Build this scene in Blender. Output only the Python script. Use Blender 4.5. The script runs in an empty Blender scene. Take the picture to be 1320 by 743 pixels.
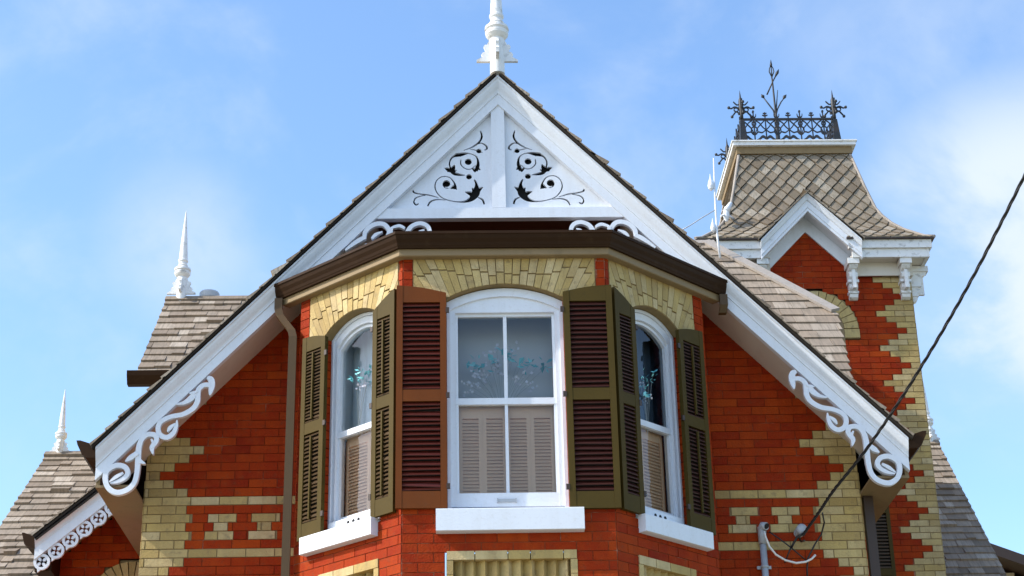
import bpy, math, random
from mathutils import Vector, Matrix
R = random.Random(7)
SC = bpy.context.scene
COL = SC.collection

# ------------------------------------------------------------------ camera
F, PIT, YAW, ROL = 2292.4, math.radians(23.765), math.radians(1.808), math.radians(1.242)
CAM = Vector((-.328, -13.53, 1.76))
fw = Vector((math.cos(PIT)*math.sin(YAW), math.cos(PIT)*math.cos(YAW), math.sin(PIT)))
r0 = Vector((math.cos(YAW), -math.sin(YAW), 0))
u0 = r0.cross(fw)
rt = r0*math.cos(ROL) - u0*math.sin(ROL)
up = r0*math.sin(ROL) + u0*math.cos(ROL)
cd = bpy.data.cameras.new('camera'); cam = bpy.data.objects.new('camera', cd); COL.objects.link(cam)
cd.sensor_width = 36; cd.lens = F/1320*36; cd.clip_start = .1; cd.clip_end = 3000
m = Matrix((rt, up, -fw)).transposed().to_4x4(); m.translation = CAM
cam.matrix_world = m
SC.camera = cam

def ray_at(px, py, y):
    """point of the plane y = const (a measured depth) on the sight line through a photo pixel"""
    d = fw + rt*((px-660)/F) + up*((371.5-py)/F)
    return CAM + d*((y-CAM.y)/d.y)

# ------------------------------------------------------------------ mesh builder
class MB:
    def __init__(s): s.v = []; s.f = []; s.m = []; s.sm = []
    def face(s, pts, mi=0, smooth=False):
        n = len(s.v); s.v += [tuple(p) for p in pts]; s.f.append(tuple(range(n, n+len(pts)))); s.m.append(mi); s.sm.append(smooth)
    def grid(s, rows, mi=0, closed=False, smooth=False, caps=False):
        """rows: list of lists of points (same length); closed joins last to first inside a row"""
        n = len(s.v); w = len(rows[0])
        for r in rows: s.v += [tuple(p) for p in r]
        for i in range(len(rows)-1):
            for j in range(w if closed else w-1):
                k = (j+1) % w
                s.f.append((n+i*w+j, n+i*w+k, n+(i+1)*w+k, n+(i+1)*w+j)); s.m.append(mi); s.sm.append(smooth)
        if caps:
            s.f.append(tuple(n+j for j in reversed(range(w)))); s.m.append(mi); s.sm.append(False)
            s.f.append(tuple(n+(len(rows)-1)*w+j for j in range(w))); s.m.append(mi); s.sm.append(False)
    def hexa(s, P, mi=0, skip=()):
        """8 points: bottom loop 0-3 (ccw seen from outside top), top loop 4-7"""
        n = len(s.v); s.v += [tuple(p) for p in P]
        for i, f in enumerate(((3,2,1,0),(4,5,6,7),(0,1,5,4),(1,2,6,5),(2,3,7,6),(3,0,4,7))):
            if i in skip: continue
            s.f.append(tuple(n+k for k in f)); s.m.append(mi); s.sm.append(False)
    def box(s, fr, a0, a1, b0, b1, c0, c1, mi=0, skip=()):
        s.hexa([fr(a,b,c) for c in (c0,c1) for a,b in ((a0,b0),(a1,b0),(a1,b1),(a0,b1))], mi, skip)
    def prism(s, fr, poly, c0, c1, mi=0, back=True):
        A = sum(poly[i][0]*poly[(i+1)%len(poly)][1]-poly[(i+1)%len(poly)][0]*poly[i][1] for i in range(len(poly)))
        if A < 0: poly = poly[::-1]
        n = len(s.v); k = len(poly)
        s.v += [tuple(fr(a,b,c0)) for a,b in poly] + [tuple(fr(a,b,c1)) for a,b in poly]
        s.f.append(tuple(range(n+k, n+2*k))); s.m.append(mi); s.sm.append(False)
        if back: s.f.append(tuple(range(n+k-1, n-1, -1))); s.m.append(mi); s.sm.append(False)
        for i in range(k):
            j = (i+1) % k
            s.f.append((n+i, n+j, n+k+j, n+k+i)); s.m.append(mi); s.sm.append(False)
    def strip(s, fr, L, Rr, c0, c1, mi=0):
        """solid ribbon between two polylines in a frame"""
        rows = [[fr(*l, c1), fr(*r, c1), fr(*r, c0), fr(*l, c0)] for l, r in zip(L, Rr)]
        s.grid(rows, mi, closed=True, caps=True)
    def tube(s, pts, rad, n=8, mi=0, caps=True):
        pts = [Vector(p) for p in pts]; rows = []; ref = None
        for i, p in enumerate(pts):
            t = (pts[min(i+1,len(pts)-1)]-pts[max(i-1,0)]).normalized()
            if ref is None: ref = t.orthogonal().normalized()
            ref = (ref - t*ref.dot(t)).normalized(); b = t.cross(ref)
            r = rad[i] if isinstance(rad, (list, tuple)) else rad
            rows.append([p + (ref*math.cos(a)+b*math.sin(a))*r for a in (2*math.pi*k/n for k in range(n))])
        s.grid(rows, mi, closed=True, smooth=n > 5, caps=caps)
    def lathe(s, o, prof, n=20, mi=0):
        o = Vector(o)
        rows = [[o+Vector((r*math.cos(a), r*math.sin(a), z)) for a in (2*math.pi*k/n for k in range(n))] for r, z in prof]
        for i in range(len(rows)-1): s.grid(rows[i:i+2], mi, closed=True, smooth=True)      # crisp turned edges
        s.face(rows[0][::-1], mi); s.face(rows[-1], mi)
    def build(s, name, mats, parent=None):
        me = bpy.data.meshes.new(name); me.from_pydata(s.v, [], s.f)
        if not isinstance(mats, (list, tuple)): mats = [mats]
        for x in mats: me.materials.append(x)
        me.polygons.foreach_set('material_index', s.m); me.polygons.foreach_set('use_smooth', s.sm)
        me.update()
        o = bpy.data.objects.new(name, me); COL.objects.link(o)
        if parent is not None:
            o.parent = parent
            if parent.type == 'EMPTY': o.matrix_parent_inverse = Matrix.Translation(-parent.location)
        return o

class Fr:
    """frame: a along u, b along v, c along n (outwards)"""
    def __init__(s, o, u, v, n=None):
        s.o = Vector(o); s.u = Vector(u).normalized(); s.v = Vector(v).normalized()
        s.n = Vector(n).normalized() if n else s.u.cross(s.v).normalized()
    def __call__(s, a, b, c=0): return s.o + s.u*a + s.v*b + s.n*c

def thing(name, label, cat, loc, group=None):
    o = bpy.data.objects.new(name, None); COL.objects.link(o); o.location = loc; o.empty_display_size = .2
    o['label'] = label; o['category'] = cat
    if group: o['group'] = group
    return o
def tag(o, label=None, cat=None, group=None, kind=None):
    for k, v in (('label',label),('category',cat),('group',group),('kind',kind)):
        if v: o[k] = v
    return o
XZ = Fr((0,0,0), (1,0,0), (0,0,1))          # facade frame: n = -y
def yplane(y): return Fr((0,y,0), (1,0,0), (0,0,1))

def bez(pts, n=8):
    """Catmull-Rom through (x, y, w)"""
    out = []
    for i in range(len(pts)-1):
        p0, p1, p2, p3 = pts[max(i-1,0)], pts[i], pts[i+1], pts[min(i+2,len(pts)-1)]
        for k in range(n):
            t = k/n
            out.append(tuple(.5*((2*b)+(-a+c)*t+(2*a-5*b+4*c-d)*t*t+(-a+3*b-3*c+d)*t**3) for a,b,c,d in zip(p0,p1,p2,p3)))
    out.append(tuple(pts[-1])); return out
def stroke(mb, fr, pts, c0, c1, mi=0, n=8, ends=True):
    q = bez(pts, n); L = []; Rr = []
    for i, (x, y, w) in enumerate(q):
        x0, y0, _ = q[max(i-1,0)]; x1, y1, _ = q[min(i+1,len(q)-1)]
        dx, dy = x1-x0, y1-y0; l = math.hypot(dx, dy) or 1
        nx, ny = -dy/l*max(w,.001)/2, dx/l*max(w,.001)/2
        L.append((x+nx, y+ny)); Rr.append((x-nx, y-ny))
    if ends:   # rounded ends
        for at, other, e in ((0,1,0),(-1,-2,-1)):
            pass
    mb.strip(fr, Rr, L, c0, c1, mi)
def disc(mb, fr, x, y, r, c0, c1, mi=0, n=14):
    mb.prism(fr, [(x+r*math.cos(2*math.pi*k/n), y+r*math.sin(2*math.pi*k/n)) for k in range(n)], c0, c1, mi)

# ------------------------------------------------------------------ materials
def M(name, col, rough=.6, isl=None, noise=None, stain=None, bump=None, grain=None, spec=.5, coat=0):
    ma = bpy.data.materials.new(name); ma.use_nodes = True
    nt = ma.node_tree; N = nt.nodes; L = nt.links; b = N['Principled BSDF']
    b.inputs['Roughness'].default_value = rough
    b.inputs['Specular IOR Level'].default_value = spec
    if coat: b.inputs['Coat Weight'].default_value = coat; b.inputs['Coat Roughness'].default_value = .15
    tc = N.new('ShaderNodeTexCoord'); cur = None
    def nz(scale, det=4, vec=None, rgh=.6):
        t = N.new('ShaderNodeTexNoise'); t.inputs['Scale'].default_value = scale; t.inputs['Detail'].default_value = det
        t.inputs['Roughness'].default_value = rgh
        L.new(vec or tc.outputs['Object'], t.inputs['Vector']); return t.outputs['Fac']
    def mix(fac, a, bb, mode='MIX'):
        x = N.new('ShaderNodeMix'); x.data_type = 'RGBA'; x.blend_type = mode
        for sock, val in ((x.inputs['Factor'],fac),(x.inputs['A'],a),(x.inputs['B'],bb)):
            if hasattr(val, 'is_output'): L.new(val, sock)
            elif isinstance(val, (int,float)): sock.default_value = val
            else: sock.default_value = (*val, 1)
        return x.outputs['Result']
    def ramp(fac, lo, hi):
        x = N.new('ShaderNodeMapRange'); x.inputs['From Min'].default_value = lo; x.inputs['From Max'].default_value = hi
        L.new(fac, x.inputs['Value']); return x.outputs['Result']
    cur = col
    if isl:
        g = N.new('ShaderNodeNewGeometry'); cr = N.new('ShaderNodeValToRGB')
        cr.color_ramp.interpolation = 'LINEAR'
        e = cr.color_ramp.elements
        while len(e) < len(isl): e.new(.5)
        for i, c in enumerate(isl): e[i].position = i/(len(isl)-1); e[i].color = (*c, 1)
        L.new(g.outputs['Random Per Island'], cr.inputs['Fac']); cur = cr.outputs['Color']
    if noise:
        for sc, amt, dark in noise:
            cur = mix(ramp(nz(sc), .42, .68), cur, tuple(dark), 'MIX') if amt >= 1 else mix(_mul(nt, ramp(nz(sc), .4, .7), amt), cur, tuple(dark))
    if grain:   # streaks along one object axis: (sx, sy, sz, amount, colour)
        mp = N.new('ShaderNodeMapping'); mp.inputs['Scale'].default_value = grain[:3]; L.new(tc.outputs['Object'], mp.inputs['Vector'])
        cur = mix(_mul(nt, ramp(nz(1, 3, mp.outputs['Vector']), .45, .7), grain[3]), cur, grain[4])
    if stain:
        cur = mix(_mul(nt, ramp(nz(stain[0], 6), .55, .72), stain[1]), cur, stain[2])
    if hasattr(cur, 'is_output'): L.new(cur, b.inputs['Base Color'])
    else: b.inputs['Base Color'].default_value = (*cur, 1)
    if bump:
        bp = N.new('ShaderNodeBump'); bp.inputs['Strength'].default_value = bump[1]; bp.inputs['Distance'].default_value = bump[2]
        L.new(nz(bump[0], 5), bp.inputs['Height']); L.new(bp.outputs['Normal'], b.inputs['Normal'])
    return ma
def _mul(nt, s, k):
    x = nt.nodes.new('ShaderNodeMath'); x.operation = 'MULTIPLY'; x.inputs[1].default_value = k
    nt.links.new(s, x.inputs[0]); return x.outputs[0]

RED = M('red_brick', (.4,.04,.015), .7, isl=[(0.285,0.021,0.001),(0.340,0.034,0.002),(0.248,0.016,0.001),(0.313,0.027,0.001),(0.386,0.052,0.003),(0.322,0.030,0.002),(0.221,0.013,0.001)],
        noise=[(1.1,.4,(.23,.015,.0015)),(9,.35,(.41,.06,.004))], grain=(11,11,.8,.3,(.17,.014,.003)), stain=(24,.55,(.17,.045,.016)), bump=(75,.8,.006), spec=.12)
YEL = M('yellow_brick', (.5,.38,.16), .72, isl=[(.42,.29,.095),(.53,.395,.16),(.46,.32,.10),(.59,.46,.24),(.35,.235,.07),(.50,.355,.115)],
        noise=[(5,.5,(.31,.20,.065))], grain=(12,12,1,.3,(.24,.165,.07)), stain=(15,.6,(.17,.12,.06)), bump=(75,.8,.006))
MOR = M('mortar', (.19,.022,.003), .9, noise=[(2.2,.6,(.22,.045,.012)),(14,.55,(.15,.013,.002))], stain=(3.2,.85,(.46,.27,.17)), bump=(90,.4,.003), spec=.2)
MOB = M('light_mortar', (.30,.09,.04), .9, noise=[(3,.7,(.22,.035,.008)),(16,.5,(.18,.02,.005))], stain=(5,.9,(.60,.42,.30)), bump=(90,.5,.004), spec=.2)
MOY = M('pale_mortar', (.25,.175,.075), .9, noise=[(6,.6,(.15,.10,.038))], bump=(90,.4,.003))
WHT = M('white_paint', (.73,.76,.81), .5, noise=[(1.7,.25,(.70,.72,.75))], grain=(13,13,1.2,.22,(.58,.58,.58)), stain=(42,.25,(.50,.48,.45)), bump=(60,.3,.004))
WHW = M('worn_white_paint', (.76,.76,.75), .55, noise=[(5,.5,(.62,.61,.58))], stain=(16,.9,(.36,.34,.31)), bump=(50,.4,.004))
TAN = M('tan_paint', (.25,.175,.09), .6, noise=[(2,.4,(.20,.14,.07))], stain=(9,.3,(.12,.08,.04)), bump=(40,.15,.003), spec=.25)
SOF = M('soffit_paint', (.66,.61,.53), .65, noise=[(2,.4,(.56,.50,.42))], stain=(9,.2,(.40,.33,.25)), bump=(40,.15,.003), spec=.25)
PIP = M('downspout_paint', (.09,.052,.019), .5, noise=[(3,.4,(.065,.037,.013))], stain=(13,.35,(.08,.05,.02)), spec=.3)
BRN = M('brown_gutter_paint', (.032,.014,.0045), .6, noise=[(3,.4,(.022,.009,.003))], stain=(13,.3,(.06,.032,.014)), bump=(30,.1,.002), spec=.12)
DKB = M('dark_brown_paint', (.04,.02,.010), .5, noise=[(4,.4,(.025,.013,.008))])
OLV = M('olive_paint', (.072,.047,.009), .55, spec=.12, noise=[(3,.5,(.048,.034,.006))], stain=(21,.3,(.045,.032,.01)), bump=(60,.12,.002))
RST = M('rust_brown', (.145,.038,.005), .55, spec=.15, noise=[(3,.5,(.095,.025,.004))], stain=(21,.35,(.12,.045,.015)), bump=(60,.12,.002))  # orange-brown tone for the left front shutter only; the other shutters are olive
MAR = M('maroon_slats', (.075,.010,.004), .45, spec=.35, noise=[(3,.4,(.05,.006,.003))], bump=(60,.1,.002))
MRD = M('dark_maroon_slats', (.042,.009,.005), .5, spec=.3, noise=[(3,.4,(.028,.006,.003))], bump=(60,.1,.002))
OLS = M('olive_slats', (.062,.032,.008), .5, spec=.3, noise=[(4,.5,(.04,.02,.006))])
SHG = M('cedar_shingles', (.25,.2,.15), .85, isl=[(0.235,0.177,0.126),(0.330,0.260,0.189),(0.270,0.209,0.151),(0.400,0.326,0.248),(0.220,0.163,0.113),(0.310,0.237,0.168),(0.460,0.386,0.302),(0.160,0.116,0.076),(0.300,0.233,0.168)],
        noise=[(2.2,.4,(.19,.15,.11))], grain=(55,3,3,.55,(.12,.095,.07)), stain=(8,.45,(.13,.11,.075)), bump=(60,.6,.006))
DIA = M('diamond_shingles', (.25,.2,.14), .85, isl=[(0.190,0.150,0.106),(0.280,0.230,0.170),(0.225,0.179,0.128),(0.380,0.329,0.259),(0.150,0.113,0.076),(0.260,0.207,0.149),(0.310,0.259,0.196)],
        noise=[(3,.4,(.17,.135,.09))], grain=(60,60,4,.55,(.11,.09,.06)), stain=(8,.4,(.13,.115,.07)), bump=(60,.5,.005))
UND = M('roof_underlay', (.025,.018,.012), .9, noise=[(6,.4,(.016,.012,.008))])
GRW = M('grey_weathered_wood', (.34,.30,.26), .8, noise=[(5,.5,(.24,.21,.18))], grain=(40,3,40,.4,(.2,.17,.14)), bump=(50,.4,.004))
IRN = M('wrought_iron', (.010,.012,.014), .55, noise=[(9,.5,(.05,.032,.022))], bump=(60,.3,.003))
ZNC = M('galvanised_metal', (.42,.44,.46), .42, noise=[(7,.5,(.32,.34,.36))], stain=(15,.4,(.22,.21,.2)))
BLK = M('black_cable', (.012,.012,.013), .5, noise=[(30,.4,(.03,.03,.03))])
WCB = M('white_cable', (.72,.70,.66), .5, noise=[(20,.4,(.55,.52,.48))])
BLD = M('grey_blind', (.62,.62,.62), .85, noise=[(.9,.5,(.50,.50,.51))])
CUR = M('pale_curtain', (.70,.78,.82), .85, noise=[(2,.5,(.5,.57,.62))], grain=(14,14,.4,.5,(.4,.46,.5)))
TAU = M('taupe_shutter_paint', (.80,.53,.34), .55, noise=[(4,.4,(.66,.43,.27))])
DRK = M('dark_interior', (.012,.011,.011), .9, noise=[(4,.4,(.02,.018,.018))])
TEA = M('teal_leaves', (.10,.42,.42), .5, isl=[(.08,.45,.47),(.25,.75,.75),(.40,.85,.85),(.10,.5,.55)], noise=[(20,.3,(.05,.2,.2))])
PNK = M('faded_blossoms', (.4,.38,.42), .6, isl=[(.62,.58,.64),(.85,.80,.84),(.70,.70,.78)], noise=[(20,.3,(.3,.3,.33))])
GRD = M('ground_dry_lawn', (.27,.25,.16), .9, noise=[(.6,.6,(.20,.22,.11)),(9,.5,(.33,.29,.21))], bump=(20,.5,.03))
PAV = M('pavement_concrete', (.36,.34,.30), .85, noise=[(.8,.5,(.29,.27,.24)),(12,.3,(.4,.38,.34))], bump=(40,.3,.006))
ROD = M('asphalt', (.055,.054,.052), .9, noise=[(.7,.5,(.045,.044,.043))], bump=(60,.5,.006))
CRM = M('cream_siding', (.50,.40,.24), .7, noise=[(3,.4,(.42,.33,.19))], grain=(30,30,1,.35,(.3,.23,.13)))

def glass(name, tint=(.9,.94,.96), refl=1.0):
    ma = bpy.data.materials.new(name); ma.use_nodes = True; nt = ma.node_tree; N = nt.nodes; L = nt.links
    N.remove(N['Principled BSDF']); out = N['Material Output']
    tr = N.new('ShaderNodeBsdfTransparent'); tr.inputs['Color'].default_value = (*tint, 1)
    gl = N.new('ShaderNodeBsdfGlossy'); gl.inputs['Roughness'].default_value = .015; gl.inputs['Color'].default_value = (refl,refl,refl,1)
    fr = N.new('ShaderNodeFresnel'); fr.inputs['IOR'].default_value = 1.55
    tc = N.new('ShaderNodeTexCoord'); nz = N.new('ShaderNodeTexNoise'); nz.inputs['Scale'].default_value = 3.2; nz.inputs['Detail'].default_value = 2
    L.new(tc.outputs['Object'], nz.inputs['Vector'])
    bp = N.new('ShaderNodeBump'); bp.inputs['Strength'].default_value = .25; bp.inputs['Distance'].default_value = .02
    L.new(nz.outputs['Fac'], bp.inputs['Height']); L.new(bp.outputs['Normal'], gl.inputs['Normal']); L.new(bp.outputs['Normal'], fr.inputs['Normal'])
    mx = N.new('ShaderNodeMixShader'); ml = N.new('ShaderNodeMath'); ml.operation = 'MULTIPLY'; ml.inputs[1].default_value = 1.0; ml.use_clamp = True
    L.new(fr.outputs[0], ml.inputs[0]); L.new(ml.outputs[0], mx.inputs[0]); L.new(tr.outputs[0], mx.inputs[1]); L.new(gl.outputs[0], mx.inputs[2])
    L.new(mx.outputs[0], out.inputs['Surface']); return ma
GLS = glass('window_glass')

# ------------------------------------------------------------------ bricks, voussoirs, shingles
CH, BL = .0702, .224
def inter(a, b):
    return [(max(x0,y0), min(x1,y1)) for x0,x1 in a for y0,y1 in b if min(x1,y1)-max(x0,y0) > .004]
def minus(a, b):
    out = list(a)
    for y0, y1 in b:
        nx = []
        for x0, x1 in out:
            if y1 <= x0 or y0 >= x1: nx.append((x0,x1)); continue
            if y0-x0 > .004: nx.append((x0,y0))
            if x1-y1 > .004: nx.append((y1,x1))
        out = nx
    return out
def lay(mb, fr, z0, k, ivs, mi, mort, joint=.007):
    """one course of stretchers over the intervals, each brick its own little block on the mortar sheet"""
    zb = z0+k*CH
    off = (k % 2)*BL/2
    for x0, x1 in ivs:
        mb.face([fr(x0,zb,0), fr(x1,zb,0), fr(x1,zb+CH,0), fr(x0,zb+CH,0)], mort)
        i0 = math.floor((x0-off)/BL); x = i0*BL+off
        while x < x1-.004:
            a, b = max(x, x0), min(x+BL, x1)
            if b-a > .02:
                p = .005+R.random()*.003; t = R.uniform(-.0012,.0012)
                mb.box(fr, a+joint/2, b-joint/2, zb+joint/2+t*.4, zb+CH-joint/2+t*.4, 0, p, mi, skip=(0,))
            x += BL
def clip_poly(poly, a, b, c):
    """keep a*x+b*y <= c"""
    out = []
    for i in range(len(poly)):
        p, q = poly[i], poly[(i+1)%len(poly)]
        dp, dq = a*p[0]+b*p[1]-c, a*q[0]+b*q[1]-c
        if dp <= 0: out.append(p)
        if dp*dq < 0:
            t = dp/(dp-dq); out.append((p[0]+(q[0]-p[0])*t, p[1]+(q[1]-p[1])*t))
    return out
def fan_arch(mb, fr, sc, half, ext, zs, rise, ztop, n, spread, mi, mort, depth=-.12):
    """flared brick arch filling a rectangle above a segmental opening"""
    rad = (half*half+rise*rise)/(2*rise); zc = zs+rise-rad
    def low(x): return zc+math.sqrt(max(rad*rad-x*x, 0)) if abs(x) <= half else zs
    outline = [(-ext, zs)] + [(half*t, low(half*t)) for t in [-1+i/8 for i in range(17)]] + [(ext, zs), (ext, ztop), (-ext, ztop)]
    mb.prism(Fr(fr(sc,0,0), fr.u, fr.v), outline, depth, 0, mort)
    g = .006; f2 = Fr(fr(sc,0,0), fr.u, fr.v)
    def joint(i):
        s = -1+2*i/n; x = ext*s; ang = spread*s; return x, ang
    for i in range(n):
        xa, aa = joint(i); xb, ab = joint(i+1)
        za, zb = zs-.25, zs-.25
        H = ztop-za+.3
        zr = (zs + zs+rise)/2     # joints pivot near the intrados
        def P(x, ang, z): return (x+math.tan(ang)*(z-zr), z)
        q = [P(xa,aa,za), P(xb,ab,zb), P(xb,ab,zb+H), P(xa,aa,za+H)]
        # long bricks: split the wedge in two lengths
        cut = zr+R.uniform(.10,.20)
        for lo, hi in ((-9, cut-g/2), (cut+g/2, 9)):
            pl = [(x, z) for x, z in q]
            mx = sum(p[0] for p in pl)/4
            pl = clip_poly(pl, 0, 1, min(hi, ztop-.002)); pl = clip_poly(pl, 0, -1, -lo) if pl else pl
            if not pl: continue
            pl = clip_poly(pl, 1, 0, ext-.003); pl = clip_poly(pl, -1, 0, ext-.003) if pl else pl
            xm = (xa+xb)/2
            # intrados: straight cut through the two arc points under this wedge
            x0, x1 = max(-ext, xa-.002), min(ext, xb+.002); y0, y1 = low(x0)+.002, low(x1)+.002
            if abs(x0) > half and abs(x1) > half: y0 = y1 = zs+.002
            dx, dy = x1-x0, y1-y0
            if pl: pl = clip_poly(pl, dy, -dx, dy*x0-dx*y0)
            if len(pl) < 3: continue
            cx = sum(p[0] for p in pl)/len(pl); cz = sum(p[1] for p in pl)/len(pl)
            sx = max(p[0] for p in pl)-min(p[0] for p in pl); sz = max(p[1] for p in pl)-min(p[1] for p in pl)
            if sx < .012 or sz < .012: continue
            kx, kz = 1-.008/sx, 1-.006/sz
            pl = [(cx+(x-cx)*kx, cz+(z-cz)*kz) for x, z in pl]
            mb.prism(f2, pl, -.02, .006+R.random()*.004, mi, back=False)
def jamb_reveal(mb, fr, s0, s1, zb, zs, depth, mi):
    for s, d in ((s0,1),(s1,-1)):
        k = 0; z = zb
        while z < zs:
            z1 = min(z+CH, zs)
            mb.box(fr, s-.03 if d > 0 else s, s if d > 0 else s+.03, z+.003, z1-.003, -depth, -.002, mi)
            z = z1
def shingles(mb, fr, nrow, pitch, lim, wr=(.09,.2), th=.016, b0=0, drop=.02):
    """courses of separate wooden shingles; a along the eave, b up the slope, lim(b) -> (a0, a1)"""
    for k in range(nrow):
        b = b0+k*pitch; a0, a1 = lim(b); c0, c1 = lim(b+pitch*.98)
        if a1-a0 < .03: continue
        a = a0-R.random()*.08
        while a < a1:
            w = R.uniform(*wr); x0, x1 = max(a, a0), min(a+w-.004, a1)
            if x1-x0 > .012:
                bb = b-R.random()*drop*(2.2 if R.random() < .07 else 1); t = th*R.uniform(.6,1.5)*(1.7 if R.random() < .04 else 1); sk = R.uniform(-.006,.006)
                y0, y1 = max(min(x0, c1-.002), c0), max(min(x1, c1), c0+.002)
                mb.hexa([fr(x0,bb,.001), fr(x1,bb+sk,.001), fr(y1,b+pitch*1.04,.001), fr(y0,b+pitch*1.04,.001),
                         fr(x0,bb,t+.004), fr(x1,bb+sk,t+.004), fr(y1,b+pitch*1.04,.006), fr(y0,b+pitch*1.04,.006)], 0, skip=(0,))
            a += w

# ------------------------------------------------------------------ the brick house: dimensions in metres, x = 0 on the gable's axis, y = 0 on the gable wall
W = 2.83; RET = .533; A_, CX, CY = .758, .83, .797; YB = -RET-CY
FL = math.hypot(CX, CY); ux, uy = CX/FL, CY/FL
RZ, RS = 9.485, 1.042                      # ridge height at the rake, roof slope
YR = -.441
house = thing('brick_house', 'red and yellow brick gabled house with a three sided bay window and white bargeboards', 'house', (0,0,0))
fF = Fr((0,YB,0), (1,0,0), (0,0,1))
fL = Fr((-A_-CX, -RET, 0), (ux,-uy,0), (0,0,1))
fR = Fr((A_, YB, 0), (ux,uy,0), (0,0,1))
SCW = {-1: FL-.545, 1: .540}               # window centre along each side facet
Z0 = 5.876                                 # bottom of the upper yellow band

# --- gable wall: red brick, yellow quoins, two yellow bands, I-shaped yellow insets
QP = [1,2,3,4,3,2]
def quoin(k):
    if k > 0: u = QP[(k+3) % 6]
    elif k > -6: u = 3
    else: u = [3,2,1,2,3,4][(-k-7) % 6] if k < -6 else 3
    return u*BL/2
mb = MB(); f0 = XZ
for k in range(-18, 33):
    z = Z0+(k+.5)*CH
    hw = min(W, (9.26-z)/RS)
    if hw < .3: continue
    outer = [(-hw, hw)]
    if z < 7.5: outer = minus(outer, [(-A_-CX+.02, A_+CX-.02)])
    yel = [(-W, -W+quoin(k)), (W-quoin(k), W)]
    if k in (0,-6): yel = [(-W, W)]
    if k in (-2,-3,-4):
        h = BL/2 if k != -3 else BL/4
        off = .01*(k+3)
        yel += [(c-h+off, c+h+off) for c in (-2.221,-1.881,1.882,2.214)]
        if k != -3: yel[0] = (-W, -W+BL*1.72); yel[1] = (W-BL*1.72, W)
    yv = inter(outer, yel); rv = minus(outer, yel)
    lay(mb, f0, Z0, k, yv, 1, 3, .008); lay(mb, f0, Z0, k, rv, 0, 2, .006)
# flank walls and the plain lower storey
for fr, ln in ((Fr((W,0,0),(0,1,0),(0,0,1)), 5.0), (Fr((-W,5,0),(0,-1,0),(0,0,1)), 5.0)):
    for k in range(-18, 3):
        q = quoin(k); near = (0,q) if fr.u.y > 0 else (ln-q, ln)
        lay(mb, fr, Z0, k, [near], 1, 3, .008); lay(mb, fr, Z0, k, minus([(0,ln)], [near]), 0, 2, .006)
low = Z0-18*CH
mb.box(f0, -W, W, 0, low, -5, -.001, 0)
mb.build('wall', [RED, YEL, MOR, MOY], house)

# --- the bay: three brick facets
def bay_facet(fr, ln, sc, half, ext, spring, rise, ztop, panel, sill_half):
    mb = MB()
    for k in range(-15, 22):
        z = Z0+(k+.5)*CH
        if z > 7.40: break
        outer = [(0, ln)]
        ho = []
        if 5.40 < z < spring+.001: ho.append((sc-half, sc+half))
        if z > spring-.035: ho.append((sc-ext, sc+ext))
        if panel and z < panel[1]: ho.append((sc-panel[0], sc+panel[0]))
        lay(mb, fr, Z0, k, minus(outer, ho), 0, 2, .006)
    jamb_reveal(mb, fr, sc-half, sc+half, 5.40, spring, .22, 0)
    return mb
def finish_facet(mb, fr, sc, half, ext, spring, rise, n, spread):
    fan_arch(mb, fr, sc, half, ext, spring, rise, 7.385, n, spread, 1, 3, -.22)
mbB = MB()
for fr, ln, sc, half, ext, spring, rise, n, spread, panel in (
        (fF, 0, 0, .436, .687, 7.05, .115, 26, .62, (.455, 5.112)),
        (fL, FL, SCW[-1], .325, .50, 6.985, .135, 20, .62, (.315, 5.11)),
        (fR, FL, SCW[1], .325, .50, 6.985, .135, 20, .62, (.315, 5.11))):
    if fr is fF:
        g = Fr(fF(-A_,0,0), fF.u, fF.v); m1 = bay_facet(g, 2*A_, A_, half, ext, spring, rise, 7.385, panel, 0)
    else: m1 = bay_facet(fr, ln, sc, half, ext, spring, rise, 7.385, panel, 0)
    finish_facet(m1, fr, sc, half, ext, spring, rise, n, spread)
    off = len(mbB.v); mbB.v += m1.v; mbB.f += [tuple(i+off for i in f) for f in m1.f]; mbB.m += m1.m; mbB.sm += m1.sm
for s in (-1,1):   # short returns back to the gable wall
    fr = Fr((A_+CX,-RET,0),(0,1,0),(0,0,1)) if s > 0 else Fr((-A_-CX,0,0),(0,-1,0),(0,0,1))
    for k in range(-15, 22): lay(mbB, fr, Z0, k, [(0,RET)], 0, 2, .006)
lowb = Z0-15*CH
mbB.prism(Fr((0,0,0),(1,0,0),(0,1,0)), [(-A_-CX+.001,0),(-A_-CX+.001,-RET),(-A_,YB+.001),(A_,YB+.001),(A_+CX-.001,-RET),(A_+CX-.001,0)], 0, lowb, 0)
mbB.build('bay_wall', [RED, YEL, MOB, MOY], house)

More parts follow.
